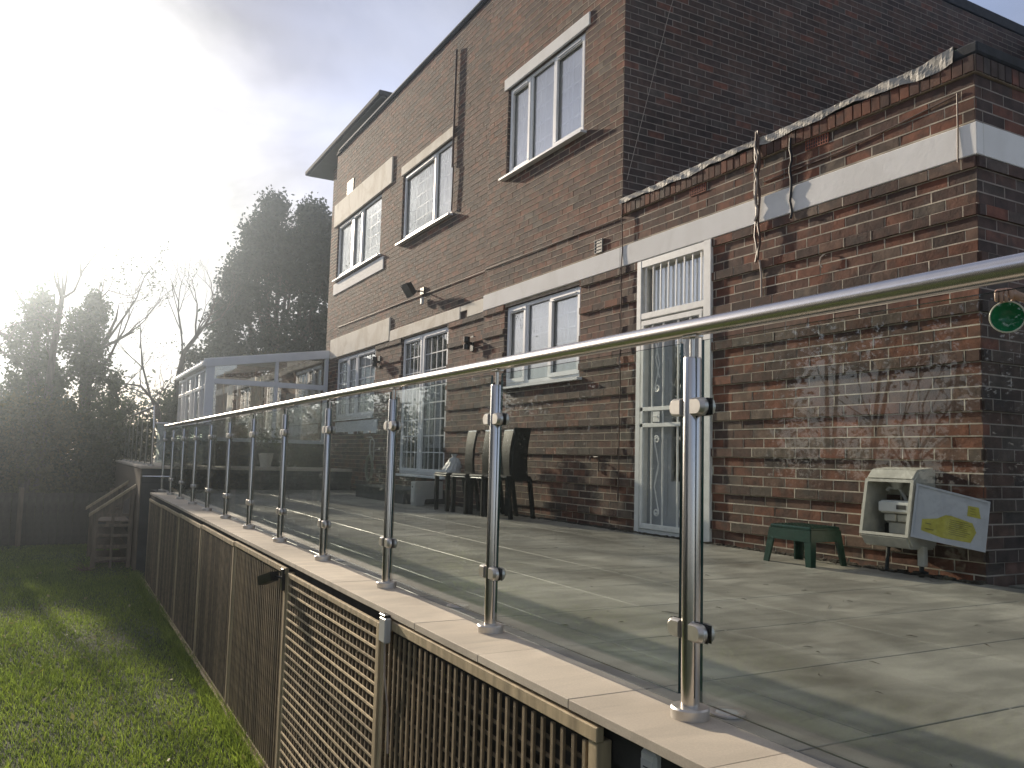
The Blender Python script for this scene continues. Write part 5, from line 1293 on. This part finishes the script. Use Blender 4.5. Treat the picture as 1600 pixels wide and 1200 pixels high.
def walllamp(y, z, lab):
    t = thing('wall_lamp', lab, 'lamp', (XL, y, z), 'up and down wall lamps'); b = MB(); b.box(XL-.02, XL, y-.05, y+.05, z-.11, z+.11, bev=.003); b.box(XL-.10, XL-.02, y-.02, y+.02, z-.02, z+.02); b.build('back_plate', 'black_plastic', t)
    b = MB(); b.lathe([(.0, -.09), (.045, -.09), (.045, -.02), (.02, 0), (.045, .02), (.045, .09), (0, .09)], (XL-.10, y, z), n=14); b.build('lamp_shade', 'black_plastic', t, smooth=True)
walllamp(10.75, 2.33, 'small black wall lamp between the sliding door and the ground floor window')
walllamp(14.72, 2.42, 'small black wall lamp right of the farthest ground floor window')
t = thing('garden_hose', 'coiled pale hose hanging from a tap on the wall beside the dark step', 'hose', (XL, 14.9, .6)); b = MB()
for k in range(3):
    b.tube([(XL-.05-.012*k, 14.9+.17*math.cos(a*math.pi/8), .46+.24*math.sin(a*math.pi/8)) for a in range(17)], .013, 6)
b.build('coil', 'hose', t, smooth=True); b = MB(); b.tube([(XL, 14.9, .98), (XL-.06, 14.9, .98), (XL-.06, 14.9, .70)], .012, 6); b.tube([(XL-.02, 15.25, 1.03), (XL-.02, 14.95, 1.03), (XL-.02, 14.80, .95), (XL-.02, 14.80, .6)], .009, 6); b.build('tap_pipe', 'steel_cast', t, smooth=True)
# small pot plant behind the glass by the terrace
t = thing('potted_plant', 'small potted plant on the raised terrace in front of the conservatory', 'plant', (3.6, 17.2, .4)); b = MB()
b.lathe([(0, .40), (.10, .40), (.15, .66), (.16, .68), (.14, .68), (.13, .64), (0, .64)], (3.7, 17.2, 0), n=16); b.build('pot', 'band_cream', t, smooth=True)
foliage('leaves', np.array([[3.7, 17.2, .92]]*160), .10, 'shrub_leaf', t, jitter=.13)

# ------------------------------------------------------------ person at the right, mostly outside the picture, holding a green bowl
def skin_obj(name, verts, edges, radii, m, parent, sub=2):
    me = bpy.data.meshes.new(name); me.from_pydata([tuple(Vector(v)-OFF[parent.name]) for v in verts], edges, []); me.materials.append(MATS[m])
    o = bpy.data.objects.new(name, me); COL.objects.link(o); o.parent = parent; OFF[o.name] = OFF[parent.name]
    md = o.modifiers.new('Skin', 'SKIN'); md.use_smooth_shade = True
    if not me.skin_vertices: me.attributes.new('skin', 'FLOAT', 'POINT')
    sv = me.skin_vertices[0].data
    for i, r in enumerate(radii): sv[i].radius = (r, r) if not isinstance(r, tuple) else r
    sv[0].use_root = True
    ss = o.modifiers.new('Subdivision', 'SUBSURF'); ss.levels = sub; ss.render_levels = sub
    return o
bowlC = Vector((3.66, 2.155, 1.375))*1.0
d0 = Vector((.850, .504, .1585)); _n = 0; bowlC = Vector((0, 0, CAMZ))+d0*4.35
px_, py_ = 4.72, 1.75
pe = thing('person', 'person at the right edge of the picture holding a green bowl by its rim', 'person', (px_, py_, 0))
Vb = [(px_, py_, .95), (px_, py_, 1.15), (px_-.02, py_, 1.38), (px_-.02, py_, 1.47), (px_-.03, py_+.01, 1.53),
      (px_-.16, py_+.13, 1.42), (px_-.30, py_+.19, 1.18), (bowlC.x+.16, bowlC.y-.10, bowlC.z+.055), (px_+.13, py_-.15, 1.42), (px_+.19, py_-.19, 1.13), (px_+.12, py_-.20, .88),
      (px_-.07, py_+.07, .90), (px_-.08, py_+.08, .50), (px_-.08, py_+.09, .09), (px_+.07, py_-.07, .90), (px_+.08, py_-.08, .50), (px_+.08, py_-.09, .09)]
Eb = [(0, 1), (1, 2), (2, 3), (3, 4), (2, 5), (5, 6), (6, 7), (2, 8), (8, 9), (9, 10), (0, 11), (11, 12), (12, 13), (0, 14), (14, 15), (15, 16)]
skin_obj('body', Vb, Eb, [.13, .12, .13, .055, .055, .055, .042, .026, .055, .042, .028, .085, .055, .038, .085, .055, .038], 'skin', pe)
skin_obj('coat', Vb[:3]+[Vb[5], Vb[6], tuple(Vector(Vb[6]).lerp(Vector(Vb[7]), .80)), Vb[8], Vb[9], Vb[10]], [(0, 1), (1, 2), (2, 3), (3, 4), (4, 5), (2, 6), (6, 7), (7, 8)], [.17, .155, .15, .075, .062, .045, .075, .06, .045], 'sleeve', pe)
skin_obj('trousers', [Vb[0]]+[Vb[11], Vb[12], Vb[13], Vb[14], Vb[15], Vb[16]], [(0, 1), (1, 2), (2, 3), (0, 4), (4, 5), (5, 6)], [.15, .10, .072, .06, .10, .072, .06], 'trousers', pe)
for s_, (sx_, sy_) in enumerate(((-.08, .09), (.08, -.09))):
    skin_obj('shoe', [(px_+sx_, py_+sy_, .045), (px_+sx_-.10, py_+sy_+.05, .04), (px_+sx_-.19, py_+sy_+.10, .035)], [(0, 1), (1, 2)], [.045, .04, .032], 'rubber', pe, 1)
hc = Vector((px_-.04, py_+.02, 1.65)); b = MB()
vs = []; nl, nn = 12, 16
for i in range(nl+1):
    a = math.pi*i/nl
    for k in range(nn):
        g = 2*math.pi*k/nn; fx = math.cos(g)*math.sin(a); fy = math.sin(g)*math.sin(a); fz = math.cos(a)
        wd = .078*(1-.22*max(0, -fz)); vs.append(hc+Vector((-fx*.095*(1-.12*max(0, -fz)), fy*wd, fz*.118)))
b.add(vs, [(i*nn+k, i*nn+(k+1) % nn, (i+1)*nn+(k+1) % nn, (i+1)*nn+k) for i in range(nl) for k in range(nn)])
b.prism([hc+Vector((-.088, -.010, .0)), hc+Vector((-.120, 0, -.032)), hc+Vector((-.088, .010, .0)), hc+Vector((-.090, 0, .03))], (0, 0, -.008))
for s in (-1, 1): b.lathe([(0, 0), (.022, .004), (.026, .012), (0, .016)], hc+Vector((.0, s*.074, -.005)), (0, s, 0), 10)
head = b.build('head', 'skin', pe, smooth=True)
b = MB()
for s in (-1, 1): b.lathe([(0, -.002), (.012, 0), (.008, .006), (0, .007)], hc+Vector((-.088, s*.030, .008)), (-1, 0, 0), 10)
b.build('eyes', 'ink', head); b = MB(); b.box(hc.x-.094, hc.x-.084, hc.y-.022, hc.y+.022, hc.z-.062, hc.z-.055, bev=.003); b.build('mouth', 'terracotta', head)
b = MB(); vs = []
for i in range(8):
    a = math.pi*.56*i/7
    for k in range(nn):
        g = 2*math.pi*k/nn; vs.append(hc+Vector((math.cos(g)*math.sin(a)*.102+.012, math.sin(g)*math.sin(a)*.088, math.cos(a)*.128+.004)))
b.add(vs, [(i*nn+k, i*nn+(k+1) % nn, (i+1)*nn+(k+1) % nn, (i+1)*nn+k) for i in range(7) for k in range(nn)]); b.build('hair', 'hair', head, smooth=True)
# bowl seen from above its mouth
axb = (Vector((0, 0, CAMZ+.12))-bowlC).normalized(); R_ = .066
uu = axb.cross(Vector((0, 0, 1))).normalized(); vv = uu.cross(axb)
bo = thing('bowl', 'shiny green bowl with a cream rim held by the hand at the right edge', 'bowl', tuple(bowlC))
b = MB(); b.lathe([(R_, 0), (R_*.93, -.02), (R_*.72, -.045), (R_*.4, -.062), (.0, -.066)], bowlC, axb, 32); b.build('inside', 'bowl_green', bo, smooth='all')
b = MB(); b.lathe([(R_*.99, -.004), (R_*1.0, .004), (R_*1.06, .005), (R_*1.10, -.002), (R_*1.07, -.014), (R_*.85, -.05), (R_*.45, -.074), (0, -.078)], bowlC, axb, 32); b.build('rim', 'bowl_rim', bo, smooth='all')
# hand: palm + five separate bent fingers gripping the rim from the top
hp = bowlC+vv*(R_+.045)-uu*.0+axb*-.02
hand_v = [Vb[7], tuple(Vector(Vb[7]).lerp(hp, .5)), tuple(hp)]; hand_e = [(0, 1), (1, 2)]; hand_r = [.024, .028, (.026, .018)]
sgn = 1 if (Vector(Vb[7])-hp).dot(uu) > 0 else -1
for k in range(4):
    base = hp-uu*sgn*(.012)+uu*sgn*(k-1.5)*.019+vv*.004
    L_ = (.030, .034, .032, .026)[k]
    p1 = base+axb*.026+vv*.006; p2 = p1+axb*.010-vv*L_; p3 = p2-vv*L_*.75-axb*.006
    i0 = len(hand_v); hand_v += [tuple(p1), tuple(p2), tuple(p3)]; hand_e += [(2, i0), (i0, i0+1), (i0+1, i0+2)]; hand_r += [.0095, .0088, .0074]
i0 = len(hand_v); th = hp+uu*sgn*.03-axb*.02
hand_v += [tuple(th-vv*.02), tuple(th-vv*.052-uu*sgn*.012)]; hand_e += [(1, i0), (i0, i0+1)]; hand_r += [.0115, .009]
skin_obj('hand', hand_v, hand_e, hand_r, 'skin', pe)

# ------------------------------------------------------------ air: haze volume added to stand in for the veil of lens flare
m = bpy.data.materials.new('air'); m.use_nodes = True; t_ = m.node_tree; t_.nodes.clear()
pv = N('ShaderNodeVolumePrincipled', t_); pv.inputs['Color'].default_value = (.74, .86, 1, 1); pv.inputs['Density'].default_value = .0040; pv.inputs['Anisotropy'].default_value = .93
ou = N('ShaderNodeOutputMaterial', t_); t_.links.new(pv.outputs[0], ou.inputs[1])
b = MB(); b.box(-125, 125, -115, 135, LAWN-1, 14.5); me = b
MATS['air'] = m; hz = b.build('haze', 'air', kind='stuff', label='thin haze added over the gardens to stand in for lens flare', category='haze')
